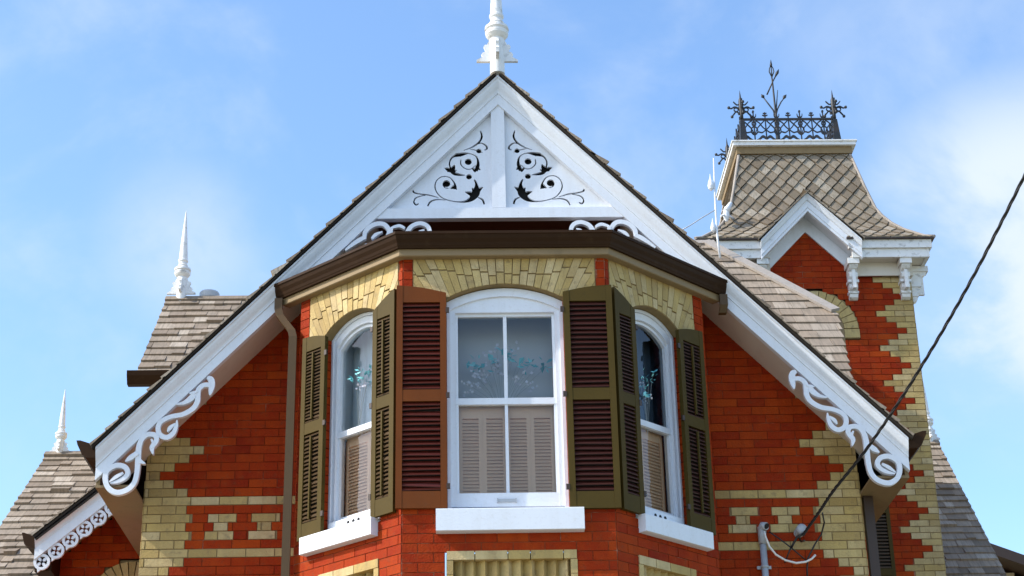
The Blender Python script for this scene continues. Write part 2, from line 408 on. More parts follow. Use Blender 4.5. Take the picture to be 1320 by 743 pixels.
# --- fluted yellow panels under the sills
def apron_panel(fr, sc, half, top, name='brick_panel'):
    mb = MB(); t = .047
    x = -half
    while x < half-.01:                    # top row of blocks
        w = min(R.uniform(.15,.24), half-x); w = half-x if half-x-w < .06 else w
        mb.box(fr, sc+x+.003, sc+x+w-.003, top-.062, top, -.06, .016, 0); x += w
    for s in (-1,1):
        z = top-.066
        while z > 4.7:
            mb.box(fr, sc+s*half-(t if s > 0 else 0), sc+s*half+(0 if s > 0 else t), max(z-CH*1.5,4.65)+.004, z, -.06, .014, 0); z -= CH*1.5
    inner = half-t; n = max(4, round(2*inner/.083)); w = 2*inner/n
    for i in range(n):
        a = sc-inner+i*w
        mb.face([fr(a,4.65,-.06), fr(a+w*.72,4.65,-.012), fr(a+w*.72,top-.062,-.012), fr(a,top-.062,-.06)], 0)
        mb.face([fr(a+w*.72,4.65,-.012), fr(a+w,4.65,-.06), fr(a+w,top-.062,-.06), fr(a+w*.72,top-.062,-.012)], 0)
    mb.face([fr(sc-half,4.6,-.065), fr(sc+half,4.6,-.065), fr(sc+half,top,-.065), fr(sc-half,top,-.065)], 1)
    return mb.build(name, [YEL, MOY], house)
apron_panel(fF, .015, .46, 5.112); apron_panel(fL, SCW[-1], .32, 5.11); apron_panel(fR, SCW[1], .32, 5.11)

# --- windows
def arch_pts(half, zs, rise, n=14):
    rad = (half*half+rise*rise)/(2*rise); zc = zs+rise-rad
    return [(half*t, zc+math.sqrt(max(rad*rad-(half*t)**2, 0))) for t in [-1+2*i/n for i in range(n+1)]]
def loft_arch(mb, fr, outer, inner, c0, c1, mi=0): mb.strip(fr, outer, inner, c0, c1, mi)

def front_window():
    fr = fF; mb = MB(); B = -.105
    # outer brick mould following the arch, then the flat-headed frame
    o = [(-.434,5.41)] + arch_pts(.434, 7.045, .112) + [(.434,5.41)]
    i = [(-.408,5.41)] + arch_pts(.408, 6.985, .108) + [(.408,5.41)]
    mb.strip(fr, o, i, -.15, -.055)
    mb.box(fr, -.408, -.372, 5.46, 6.985, -.15, -.075); mb.box(fr, .372, .408, 5.46, 6.985, -.15, -.075)
    mb.prism(fr, arch_pts(.406, 6.99, .103) + [(.406,6.968),(-.406,6.968)], -.15, -.0745)
    w = mb.build('window', WHT, house)
    s = MB()   # upper sash
    s.box(fr, -.3715, -.352, 6.293, 6.9675, -.15, -.100); s.box(fr, .352, .3715, 6.293, 6.9675, -.15, -.100)
    s.box(fr, -.3515, .3515, 6.945, 6.9675, -.15, -.101); s.box(fr, -.013, .013, 6.293, 6.9445, -.145, -.103)
    s.box(fr, -.3715, .3715, 6.243, 6.2925, -.15, -.092)
    s.build('upper_sash', WHT, w)
    s = MB()   # lower sash with its deep bottom rail
    s.box(fr, -.3715, -.350, 5.563, 6.2425, -.15, -.097); s.box(fr, .350, .3715, 5.563, 6.2425, -.15, -.097)
    s.box(fr, -.0115, .0115, 5.563, 6.2425, -.145, -.101); s.box(fr, -.3715, .3715, 5.46, 5.5625, -.15, -.080)
    s.build('lower_sash', WHT, w)
    h = MB(); h.box(fr, -.075, .055, 5.492, 5.514, -.0795, -.068); h.box(fr, -.08, -.072, 5.488, 5.518, -.0795, -.062); h.box(fr, .052, .06, 5.488, 5.518, -.0795, -.062)
    h.build('sash_lift', ZNC, w)
    for z0, z1 in ((6.2925,6.945),(5.5625,6.243)):
        p = MB(); p.face([fr(-.352,z0,-.125), fr(.352,z0,-.125), fr(.352,z1,-.125), fr(-.352,z1,-.125)]); p.build('pane', GLS, w)
    b = MB(); b.face([fr(-.44,5.4,-.42), fr(.44,5.4,-.42), fr(.44,7.16,-.42), fr(-.44,7.16,-.42)])
    for sx in (-.44,.44): b.face([fr(sx,5.4,-.42), fr(sx,5.4,-.151), fr(sx,7.16,-.151), fr(sx,7.16,-.42)])
    b.face([fr(-.44,7.16,-.42), fr(.44,7.16,-.42), fr(.44,7.16,-.151), fr(-.44,7.16,-.151)])
    b.face([fr(-.44,5.4,-.42), fr(.44,5.4,-.42), fr(.44,5.4,-.151), fr(-.44,5.4,-.151)])
    b.build('blind', BLD, w)
    # indoor louvred shutters behind the lower sash: four leaves
    t = MB()
    xs = [-.352,-.176,0,.176]
    for x in xs:
        x1 = x+.175
        t.box(fr, x, x+.028, 5.50, 6.28, -.200, -.178); t.box(fr, x1-.028, x1, 5.50, 6.28, -.200, -.178)
        for za, zb in ((5.50,5.57),(6.165,6.28)): t.box(fr, x+.028, x1-.028, za, zb, -.2, -.179)
        z = 5.585
        while z < 6.15:
            t.hexa([fr(x+.028,z,-.180), fr(x1-.028,z,-.180), fr(x1-.028,z+.026,-.199), fr(x+.028,z+.026,-.199),
                    fr(x+.028,z+.005,-.178), fr(x1-.028,z+.005,-.178), fr(x1-.028,z+.031,-.197), fr(x+.028,z+.031,-.197)]); z += .026
    t.face([fr(-.40,5.45,-.205), fr(.40,5.45,-.205), fr(.40,6.29,-.205), fr(-.40,6.29,-.205)])
    t.build('indoor_shutters', TAU, w)
front_window()

def side_window(fr, sc, s):
    g = Fr(fr(sc,0,-.015), fr.u, fr.v); mb = MB()
    o = [(-.323,5.41)] + arch_pts(.323, 6.982, .133) + [(.323,5.41)]
    i = [(-.304,5.41)] + arch_pts(.304, 6.972, .122) + [(.304,5.41)]
    mb.strip(g, o, i, -.15, -.058)
    o2 = [(-.3035,5.50)] + arch_pts(.3035, 6.97, .121) + [(.3035,5.50)]
    i2 = [(-.276,5.50)] + arch_pts(.276, 6.915, .122) + [(.276,5.50)]
    mb.strip(g, o2, i2, -.152, -.075)
    w = mb.build('window', WHT, house)
    u = MB()
    o3 = [(-.2755,6.18)] + arch_pts(.2755, 6.913, .121) + [(.2755,6.18)]
    i3 = [(-.258,6.18)] + arch_pts(.258, 6.893, .118) + [(.258,6.18)]
    u.strip(g, o3, i3, -.15, -.098); u.box(g, -.2755, .2755, 6.18, 6.226, -.15, -.094)
    u.build('upper_sash', WHT, w)
    u = MB()
    u.box(g, -.2755, -.252, 5.50, 6.1795, -.15, -.102); u.box(g, .252, .2755, 5.50, 6.1795, -.15, -.102); u.box(g, -.2515, .2515, 5.50, 5.55, -.15, -.103)
    u.build('lower_sash', WHT, w)
    a = MB(); a.box(g, -.27, .27, 5.412, 5.50, -.15, -.02)
    a = a.build('vent_board', WHT, w)
    for k in (-1,0,1):
        c = k*.055; n = 12; v = MB()
        v.prism(g, [(c+.014*math.cos(2*math.pi*q/n), 5.464+.014*math.sin(2*math.pi*q/n)) for q in range(n)], -.07, -.0185)
        v.build('vent_hole', DRK, w)
    for z0, z1 in ((6.2265,6.96),(5.55,6.1795)):
        p = MB()
        if z0 > 6: p.face([g(px,pz,-.125) for px, pz in [(-.26,6.226),(.26,6.226)] + [(q[0],q[1]) for q in reversed(arch_pts(.26,6.895,.119))]])
        else: p.face([g(-.254,z0,-.125), g(.254,z0,-.125), g(.254,z1,-.125), g(-.254,z1,-.125)])
        p.build('pane', GLS, w)
    c = MB(); rows = []
    for k in range(33):
        x = -.33+.66*k/32; d = -.30+.018*math.sin(k*1.9)+.01*math.sin(k*.7)
        rows.append([g(x,5.38,d), g(x,7.2,d)])
    c.grid(rows, smooth=True)
    for x in (-.33,.33): c.face([g(x,5.38,-.37), g(x,5.38,-.152), g(x,7.2,-.152), g(x,7.2,-.37)])
    c.face([g(-.33,7.14,-.37), g(.33,7.14,-.37), g(.33,7.14,-.152), g(-.33,7.14,-.152)])
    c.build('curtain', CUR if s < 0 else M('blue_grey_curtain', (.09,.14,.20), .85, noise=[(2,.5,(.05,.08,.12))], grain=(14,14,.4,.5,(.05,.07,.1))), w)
    t = MB()
    for x in (-.26, 0):
        x1 = x+.258
        t.box(g, x, x+.028, 5.44, 6.20, -.200, -.178); t.box(g, x1-.028, x1, 5.44, 6.20, -.200, -.178)
        for za, zb in ((5.44,5.54),(6.12,6.20)): t.box(g, x+.028, x1-.028, za, zb, -.2, -.179)
        z = 5.55
        while z < 6.11:
            t.hexa([g(x+.028,z,-.180), g(x1-.028,z,-.180), g(x1-.028,z+.026,-.199), g(x+.028,z+.026,-.199),
                    g(x+.028,z+.005,-.178), g(x1-.028,z+.005,-.178), g(x1-.028,z+.031,-.197), g(x+.028,z+.031,-.197)]); z += .026
    t.face([g(-.30,5.43,-.205), g(.30,5.43,-.205), g(.30,6.19,-.205), g(-.30,6.19,-.205)])
    t.build('indoor_shutters', TAU, w)
side_window(fL, SCW[-1], -1); side_window(fR, SCW[1], 1)

def sill(fr, c, half, z0, z1, d, end=0):
    mb = MB()
    prof = [(-.15,z1+.012),(d,z1),(d+.002,z1-.006),(d,z0+.004),(d-.012,z0),(-.1,z0)]
    rows = [[fr(c+x, z, cc) for cc, z in prof] for x in (-half, half)]
    mb.grid(rows, 0, closed=True, caps=True)
    return mb.build('window_sill', WHT, house)
sill(fF, .007, .524, 5.240, 5.402, .085)
sill(fL, FL-.625, .385, 5.278, 5.408, .075); sill(fR, .625, .385, 5.278, 5.408, .075)

# --- outdoor shutters
def shutter(fr, a0, a1, zb, top, mat, slat, rod=False, hinge=0, c0=.012, th=.034, label=None, slats=15):
    """top(a) gives the curved head; two louvred openings"""
    mb = MB(); st = .046; c1 = c0+th; zt = min(top(a0), top(a1))
    za0, za1, zb0, zb1 = zb+.125, 6.225, 6.315, zt-.075
    mb.prism(fr, [(a0,zb),(a0+st,zb)] + [(a0+st,top(a0+st)),(a0,top(a0))], c0, c1); mb.prism(fr, [(a1-st,zb),(a1,zb),(a1,top(a1)),(a1-st,top(a1-st))], c0, c1)
    b0, b1 = a0+st+.0005, a1-st-.0005; c2 = c1-.002
    mb.box(fr, b0, b1, zb, za0, c0, c2); mb.box(fr, b0, b1, za1, zb0, c0, c2)
    n = 8; mb.prism(fr, [(b0,zb1),(b1,zb1)] + [(b1+(b0-b1)*k/n, top(b1+(b0-b1)*k/n)) for k in range(n+1)], c0, c2)
    o = mb.build('shutter', mat, house)
    if label: o['label'] = label
    s = MB()
    for z0, z1 in ((za0,za1),(zb0,zb1)):
        k = slats; h = (z1-z0)/k
        for i in range(k):
            z = z0+h*i; j = R.uniform(-.003,.003); e = R.uniform(-.004,.004) + (R.choice((-.012,.012)) if R.random() < .03 else 0)
            s.hexa([fr(b0+.001,z+.004+j,c1-.006), fr(b1-.001,z+.004+j+e,c1-.006), fr(b1-.001,z+h*.95,c0+.004), fr(b0+.001,z+h*.95,c0+.004),
                    fr(b0+.001,z+.011+j,c1-.004), fr(b1-.001,z+.011+j+e,c1-.004), fr(b1-.001,z+h*.95+.006,c0+.006), fr(b0+.001,z+h*.95+.006,c0+.006)])
        s.face([fr(b0,z0,c0+.001), fr(b1,z0,c0+.001), fr(b1,z1,c0+.001), fr(b0,z1,c0+.001)], 1)
    s.build('louvres', [slat, DRK], o)
    if rod:
        for z0, z1 in ((za0+.02,za1-.03),(zb0+.02,zb1-.03)):
            r = MB(); r.box(fr, (a0+a1)/2-.007, (a0+a1)/2+.007, z0, z1, c1-.004, c1+.010); r.build('tilt_rod', mat, o)
    x = a1 if hinge > 0 else a0
    for z in (zb+.16, 6.27, zt-.14):
        h = MB(); h.box(fr, x-.004 if hinge > 0 else x-.022, x+.022 if hinge > 0 else x+.004, z-.02, z+.02, c1-.012, c1+.004); h.build('hinge', DKB, o)
    return o
lerp = lambda p, q, z0, z1: (lambda a: z0+(z1-z0)*((a-p)/(q-p)) + .012*math.sin(math.pi*min(max((a-p)/(q-p),0),1)))
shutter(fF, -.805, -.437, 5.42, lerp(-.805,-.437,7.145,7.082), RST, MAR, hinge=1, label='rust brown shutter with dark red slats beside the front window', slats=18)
shutter(fF, .434, .800, 5.405, lerp(.434,.800,7.082,7.135), OLV, MRD, hinge=-1, label='dark olive shutter with maroon slats beside the front window', slats=18)
s0 = FL-1.075; shutter(fL, s0, s0+.262, 5.40, lerp(s0,s0+.262,7.03,6.98), OLV, OLS, rod=True, hinge=1, slats=22)
s1 = FL-.280; shutter(fL, s1, s1+.232, 5.41, lerp(s1,s1+.232,7.02,7.14), OLV, OLS, rod=True, hinge=-1, slats=22)
shutter(fR, .048, .275, 5.41, lerp(.048,.275,7.14,7.015), OLV, MRD, hinge=1, slats=22)
shutter(fR, .790, 1.085, 5.41, lerp(.790,1.085,7.0,7.06), OLV, MRD, rod=True, hinge=-1, slats=22)

# --- bay eave: tan fascia and soffit, brown ogee gutter, low roof
def bay_pts(o, te=1.395):
    k = math.tan(math.atan2(CY, CX)/2)
    e = (A_+ux*te+uy*o, YB+uy*te-ux*o)
    c = (A_+o*k, YB-o)
    return [(-e[0],e[1]), (-c[0],c[1]), c, e]
def sweep_bay(prof, mat, name, parent=house, te=1.395):
    mb = MB(); cols = [[(*p, z) for p in bay_pts(o, te)] for o, z in prof]
    rows = [[cols[j][i] for j in range(len(prof))] for i in range(4)]
    mb.grid(rows, 0, closed=True, caps=True); return mb.build(name, mat, parent)
sweep_bay([(.0,7.372),(.066,7.372),(.072,7.378),(.072,7.435),(.0,7.435)][::-1], TAN, 'bay_fascia', te=1.30)
gut = sweep_bay([(.074,7.428),(.095,7.428),(.1,7.440),(.104,7.445),(.112,7.466),(.128,7.492),(.138,7.520),(.146,7.524),(.146,7.545),(.132,7.545),(.120,7.52),(.1,7.50),(.074,7.50)][::-1], BRN, 'gutter')
mb = MB()
pb = bay_pts(.11); pt = [(-1.75,.02), (-.62,.02), (.62,.02), (1.75,.02)]
for i in range(3): mb.face([(*pb[i],7.515), (*pb[i+1],7.515), (*pt[i+1],7.70), (*pt[i],7.70)], 0)
mb.build('bay_roof', UND, house)
# downspout at the left end of the gutter
mb = MB()
def rect_pipe(mb, pts, w, d):
    rows = []
    for p in pts:
        x, y, z = p; rows.append([(x-w/2,y-d/2,z),(x+w/2,y-d/2,z),(x+w/2,y+d/2,z),(x-w/2,y+d/2,z)])
    mb.grid(rows, 0, closed=True, caps=True)
rect_pipe(mb, [(-1.775,-.50,7.42),(-1.775,-.50,7.33),(-1.76,-.51,7.27),(-1.66,-.57,7.12),(-1.645,-.58,7.06),(-1.645,-.58,3.0)], .062, .05)
mb.build('downspout', PIP, house)
mb = MB(); rect_pipe(mb, [(1.775,-.50,7.42),(1.775,-.50,7.33),(1.765,-.47,7.27)], .062, .05)
mb.build('gutter_outlet', PIP, house)

# --- rake: moulded white bargeboards, plumb cut at apex and tip
XT = 3.13
def rake_sweep(prof, name, mat, x0=0, x1=XT, parent=house, y=YR):
    obs = []
    for s in (-1,1):
        mb = MB(); rows = []
        for x in (x0, x1): rows.append([(s*x, y-o, RZ-RS*x-dz) for dz, o in prof])
        if s > 0: rows.reverse()
        mb.grid(rows, 0, closed=True, caps=True); obs.append(mb.build(name, mat, parent))
    return obs
PR = [(.030,.085),(.048,.087),(.054,.076),(.080,.070),(.110,.056),(.138,.038),(.158,.031),(.172,.030),(.176,.020),(.276,.020),(.280,-.03),(.030,-.03)]
rake_sweep(PR[::-1], 'bargeboard', WHT)
# sloping soffit back to the wall, roof deck
for s in (-1,1):
    mb = MB(); x0, x1 = .0, XT-.01
    for dz, mi in ((.262,0),): mb.face([(s*x0,YR+.005,RZ-RS*x0-dz),(s*x1,YR+.005,RZ-RS*x1-dz),(s*x1,.03,RZ-RS*x1-dz),(s*x0,.03,RZ-RS*x0-dz)])
    mb.build('soffit', SOF, house)
    mb = MB()
    sl = math.hypot(1, RS)
    fr = Fr((s*(XT+.02), YR-.12, RZ-RS*(XT+.02)), (0,1,0) if s > 0 else (0,1,0), (-s/sl,0,RS/sl), (s*RS/sl,0,1/sl))
    LN = (XT+.02)*sl
    mb.box(fr, .15, 4.9, -.02, LN, -.12, 0, 1); mb.box(fr, .012, .149, -.02, LN-.03, -.011, 0, 1)
    shingles(mb, fr, int((LN-.17)/.15)+1, .15, lambda b: (0, 4.9), wr=(.10,.24), th=.020)
    mb.build('roof', [SHG, UND], house)
# ridge cap
mb = MB()
for s in (-1,1): mb.hexa([(0,YR+.15,RZ+.012),(s*.10,YR+.15,RZ+.012-.104),(s*.10,4.4,RZ+.012-.104),(0,4.4,RZ+.012),(0,YR+.15,RZ+.034),(s*.115,YR+.15,RZ+.034-.12),(s*.115,4.4,RZ+.034-.12),(0,4.4,RZ+.034)])
mb.build('ridge_cap', SHG, house)

# --- pierced apex panel with frame, post and beam
YP = -.405
beam = MB(); fb = yplane(YR)
hb = lambda z: (9.207-z)/RS+.02
beam.prism(fb, [(-hb(8.152),8.152),(hb(8.152),8.152),(hb(8.244),8.244),(-hb(8.244),8.244)], -.06, .010)
beam.build('gable_beam', WHT, house)
post = MB()
zt = 9.207
post.prism(fb, [(-.062,8.2485),(.050,8.2485),(.050,zt-.052*RS),(-.006,zt+.01),(-.062,zt-.062*RS)], -.06, .006)
post.build('king_post', WHT, house)
# fretwork outline traced on the left leaf of the panel; the right leaf mirrors it
def zp(x, y): p = ray_at(500+x/3.377, 80+y/3.377, YP); return p.x, p.z
SW = 1/3.377/168*1.4
FRET = [[(403,300,4),(409,325,7),(396,350,7),(365,372,5),(330,385,2)], [(385,359,2),(408,354,5),(428,366,6),(431,378,6),(420,384,4)],
  [(358,380,2),(380,384,4),(412,395,3)],
  [(382,474,12),(393,446,8),(386,414,5),(355,399,4),(318,403,11),(282,414,7),(268,440,5),(274,466,5)],
  [(318,425,3),(318,446,4),(336,464,4),(360,467,4),(379,452,2)],
  [(290,448,3),(281,466,13),(258,478,4)], [(268,470,6),(292,487,10),(336,494,3)],
  [(376,512,5),(386,535,8),(382,570,22),(362,597,14),(328,609,7),(280,606,4),(234,590,4),(207,555,4),(210,520,4),(236,500,4),(270,504,4),(291,530,6),(291,548,9),(278,546,3)],
  [(336,566,2),(360,574,12),(384,592,8)], [(404,470,2),(392,462,9),(384,448,6)], [(365,462,2),(376,470,8),(384,478,8)], [(246,462,3),(262,468,11),(276,476,10)], [(300,472,3),(286,474,10),(272,470,8)], [(272,552,3),(284,546,9),(292,538,7)], [(300,556,2),(293,546,8),(290,534,6)], [(318,412,2),(306,404,10),(294,408,10)], [(414,545,2),(398,556,10),(380,580,12)], [(366,548,2),(374,560,9),(380,580,10)],
  [(255,520,6),(241,530,5),(247,546,4),(264,551,3)],
  [(392,590,4),(412,600,7),(420,620,6)], [(250,602,2),(215,599,5),(186,608,6),(173,628,5)],
  [(222,592,2),(180,580,5),(140,575,5),(114,568,6),(110,558,5)], [(165,580,2),(126,590,5),(113,608,5),(122,622,6),(134,616,5)]]
DOTS = [(396,388,9),(350,435,12),(353,500,10),(255,530,13)]
import bmesh
def fixn(me):
    b = bmesh.new(); b.from_mesh(me); bmesh.ops.recalc_face_normals(b, faces=b.faces); b.to_mesh(me); b.free()
def leaf_panel(s):
    tri = [(-.055,8.2365),(-.055,9.20),(-.985,8.2365)]
    if s > 0: tri = [(-x-.012, z) for x, z in tri]
    base = MB(); base.prism(yplane(YP), tri, -.022, 0)
    o = base.build('fretwork_panel', WHT, house)
    fc = yplane(YP); cutters = []
    allv = []
    for idx, st in enumerate(FRET):
        c = MB(); pts = []
        for x, y, w in st:
            q = zp(x, y); pts.append((q[0] if s < 0 else -q[0]-.012, q[1], max(w,2.8)*SW*(1.3 if w > 7 else 1)))
        stroke(c, fc, pts, -.05, .03, n=6); allv.append(c)
    for x, y, r in DOTS:
        c = MB(); q = zp(x, y); disc(c, fc, q[0] if s < 0 else -q[0]-.012, q[1], r*SW, -.05, .03); allv.append(c)
    mods = []
    for i, c in enumerate(allv):
        co = c.build('cutter', DRK); fixn(co.data); mo = o.modifiers.new('cut', 'BOOLEAN'); mo.operation = 'DIFFERENCE'; mo.solver = 'EXACT'; mo.object = co; mo.use_self = True
        cutters.append(co)
    dg = bpy.context.evaluated_depsgraph_get()
    me = bpy.data.meshes.new_from_object(o.evaluated_get(dg)); o.modifiers.clear(); o.data = me
    for co in cutters: bpy.data.objects.remove(co)
leaf_panel(-1); leaf_panel(1)
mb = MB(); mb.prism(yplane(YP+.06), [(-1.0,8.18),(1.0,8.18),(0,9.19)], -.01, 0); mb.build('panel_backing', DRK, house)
mb = MB(); mb.box(XZ, -1.0, 1.0, 8.156, 8.176, -.02, .38); mb.build('beam_soffit', DKB, house)

# --- scroll brackets under the rake (traced from the left one, mirrored to the right)
def zb1(x, y): p = ray_at(110+x/3.716, 460+y/3.716, -.44); return p.x, p.z
SB = 1/3.716/172*1.0
SCROLL = [
 [(585,104,16),(602,112,30),(608,135,30),(603,165,24),(598,188,8)],
 [(600,140,22),(570,140,24),(545,160,25),(540,190,27),(538,220,26),(518,252,26),(470,280,25),(410,292,23),(365,315,23),(350,345,24),(360,378,25),(392,391,25),(422,372,24),(437,338,18),(441,308,6)],
 [(433,325,8),(408,345,20),(396,364,6)], [(522,176,14),(512,200,30),(478,224,20),(438,234,5)], [(500,180,5),(520,178,16),(540,170,8)],
 [(327,472,6),(322,440,24),(343,408,24),(337,382,25),(303,378,24),(274,400,24),(259,440,27),(255,500,27),(250,560,25),(236,610,25),(202,643,26),(152,655,26),(112,632,25),(98,590,25),(108,550,25),(150,526,25),(190,532,25),(206,557,24),(194,582,22),(160,602,18),(122,611,6)],
 [(318,400,8),(330,425,16),(318,445,6)], [(185,562,12),(150,582,18),(118,606,5)], [(262,505,22),(278,513,14),(291,518,4)],
 [(195,508,5),(215,494,24),(238,476,24),(244,462,8)], [(256,470,14),(235,485,12),(222,478,5)]]
INNER = [[(470,262,50),(480,195,58),(540,130,60),(620,95,62),(700,98,62),(752,140,60),(770,190,55),(740,260,55),(680,300,50)],
 [(560,275,30),(610,225,46),(690,190,14)], [(795,150,30),(840,132,40),(900,122,46),(960,150,34)],
 [(990,200,60),(1030,140,58),(1085,105,56),(1150,92,58),(1215,110,56),(1255,155,54),(1260,230,50),(1200,280,50)],
 [(1100,260,20),(1140,200,44),(1200,170,14)], [(240,420,26),(330,350,50),(430,285,60),(490,265,40)], [(800,150,40),(770,260,50),(640,330,50),(480,360,40)]]
def zb2(x, y): p = ray_at(420+x/9.43, 280+y/9.43, -.44); return p.x, p.z
SB2 = 1/9.43/172
def brackets(data, zf, sw, s, name):
    mb = MB(); fr = yplane(YR)
    for i, st in enumerate(data):
        pts = []
        for x, y, w in st:
            q = zf(x, y); pts.append((q[0]*(-s), q[1], w*sw))
        stroke(mb, fr, pts, -.020+.0013*i, .020+.0016*i)
    return mb.build(name, WHT, house)
for s in (-1,1):
    brackets(SCROLL, zb1, SB, s, 'scroll_bracket'); brackets(INNER, zb2, SB2, s, 'scroll_bracket')

# --- side eaves: box gutter along the flank, soffit, end board
for s in (-1,1):
    mb = MB()
    prof = [(3.135,6.215),(3.255,6.255),(3.285,6.255),(3.275,6.22),(3.235,6.14),(3.205,6.115),(3.135,6.115)]
    rows = [[(s*x, y, z) for x, z in prof] for y in (YR-.06, 4.6)]
    if s < 0: rows.reverse()
    mb.grid(rows, 0, closed=True, caps=True); mb.build('gutter', BRN, house)
    mb = MB()
    mb.hexa([(s*2.835,YR+.02,5.90),(s*3.13,YR+.02,5.90),(s*3.13,4.6,5.90),(s*2.835,4.6,5.90),(s*2.835,YR+.02,5.92),(s*3.13,YR+.02,5.92),(s*3.13,4.6,5.92),(s*2.835,4.6,5.92)])
    mb.hexa([(s*3.10,YR+.03,5.921),(s*3.13,YR+.03,5.921),(s*3.13,4.6,5.921),(s*3.10,4.6,5.921),(s*3.10,YR+.03,6.16),(s*3.13,YR+.03,6.16),(s*3.13,4.6,6.16),(s*3.10,4.6,6.16)])
    mb.build('eave_soffit', TAN, house)
mb = MB(); rect_pipe(mb, [(2.90,.06,5.895),(2.90,.06,2.0)], .075, .06); mb.build('downspout', DKB, house)

# --- finial of sawn boards and a turned spire
def finial(o, k, parent, y_boards=True, mat=WHW):
    o = Vector(o); mb = MB()
    pr = [(.062,-.02 if parent is house else -.25),(.062,.32),(.078,.335),(.096,.36),(.100,.385),(.088,.40),(.104,.415),(.100,.44),(.07,.455),(.058,.47),(.064,.485),(.052,.50),(.05,.525),(.062,.54),(.062,.56),(.052,.572),(.053,.60),(.044,.75),(.033,.90),(.020,1.06),(.008,1.20),(.002,1.25)]
    mb.lathe(o, [(r*k, z*k) for r, z in pr], 20)
    f = mb.build('finial', mat, parent)
    b = MB()
    out = [(.05,.0),(.175,.0),(.175,.015),(.150,.03),(.125,.045),(.135,.07),(.12,.09),(.10,.095),(.105,.125),(.115,.145),(.105,.165),(.085,.165),(.075,.19),(.05,.22)]
    for ax in (Vector((1,0,0)), Vector((-1,0,0)), Vector((0,1,0)), Vector((0,-1,0))):
        fr = Fr(o, ax, (0,0,1)); b.prism(fr, [(x*k, (z+.10)*k) for x, z in out], -.014*k, .014*k)
    b.build('sawn_board', mat, f)
    return f
finial((0,YR-.05,RZ+.015), 1.0, house)

# --- the main block behind: roof left (with gable end) and hipped roof right
def slope_frame(ridge, ang): # front slope: a = +x, b = up the slope
    c, s = math.cos(ang), math.sin(ang); return Fr(ridge, (1,0,0), (0,c,s))
ang = math.radians(45)
fa = slope_frame((0,5.0,9.808), ang)
mb = MB(); LA = 2.1
sk = lambda b: -3.652
fa0 = Fr(fa(0,-LA,0), fa.u, fa.v)
mb.box(fa0, -3.64, -.6, 0, LA, -.1, 0, 1)
shingles(mb, fa0, 12, .1755, lambda b: (-3.652, -.6), wr=(.10,.26), th=.024)
fbk = Fr((0,5.0,9.808), (-1,0,0), (0,-math.cos(ang),math.sin(ang))); fbk0 = Fr(fbk(0,-LA,0), fbk.u, fbk.v)
mb.box(fbk0, .6, 3.64, 0, LA, -.1, 0, 1); shingles(mb, fbk0, 12, .1755, lambda b: (.6,3.652), wr=(.10,.26), th=.024)
mb.box(fa, -3.66, -.6, -.06, .03, .012, .04, 0)
ra = mb.build('rear_roof', [SHG, UND], house)
finial((-3.49,5.0,9.79), .92, ra, mat=WHW)
mb = MB()
yA, zA = 5-LA*.7071, 9.808-LA*.7071
prof = [(yA+.02,zA-.02),(yA-.10,zA+.02),(yA-.12,zA+.02),(yA-.11,zA-.03),(yA-.06,zA-.11),(yA+.02,zA-.11)]
mb.grid([[(x,y,z) for y,z in prof] for x in (-3.72,-1.2)][::-1], 0, closed=True, caps=True); mb.build('gutter', BRN, ra)
mb = MB(); mb.hexa([(-3.5,yA+.12,5),(-.8,yA+.12,5),(-.8,6.3,5),(-3.5,6.3,5),(-3.5,yA+.12,zA-.1),(-.8,yA+.12,zA-.1),(-.8,6.3,zA-.1),(-3.5,6.3,zA-.1)], 0)
mb.prism(Fr((-3.5,0,0),(0,-1,0),(0,0,1)), [(-6.3,zA-.1),(-yA-.12,zA-.1),(-5,9.70)], -.02, 0, 0)
mb.build('rear_wall', CRM, ra)
# metal vent cap behind the ridge
mb = MB(); mb.lathe((-3.19,5.12,9.70), [(.075,-.2),(.075,.16),(.11,.165),(.115,.18),(.115,.235),(.105,.25),(.0,.26)], 18); mb.build('roof_vent', ZNC, ra)

# right hipped slope
P1 = Vector((1.2,4.45,10.185)); fd = Fr((0,4.45,10.185), (1,0,0), (0,.7071,.7071))
E1 = (2.54,-.02); E2 = (3.496,-2.09); E3 = (3.285,-3.86)
def dlim(b):
    if b > E2[1]: t = (b-E1[1])/(E2[1]-E1[1]); return (.8, E1[0]+(E2[0]-E1[0])*t)
    t = (b-E2[1])/(E3[1]-E2[1]); return (.8, E2[0]+(E3[0]-E2[0])*t)
mb = MB(); DR = 22; dp = .196
fd0 = Fr(fd(0,-DR*dp+.02,0), fd.u, fd.v)
shingles(mb, fd0, DR-1, dp, lambda b: dlim(b-DR*dp+.02), wr=(.11,.30), th=.015, drop=.012)
shingles(mb, fd0, DR, dp, lambda b: dlim(b-DR*dp+.02) if b > (DR-1.2)*dp else (0,0), wr=(.11,.30), th=.020, drop=.012)
poly = [(.8,.0),(E1[0]-.03,0),(E2[0]-.03,E2[1]),(E3[0]-.02,E3[1]),(3.1,-5.0),(.8,-5.0)]
mb.prism(fd, poly, -.12, -.001, 1)
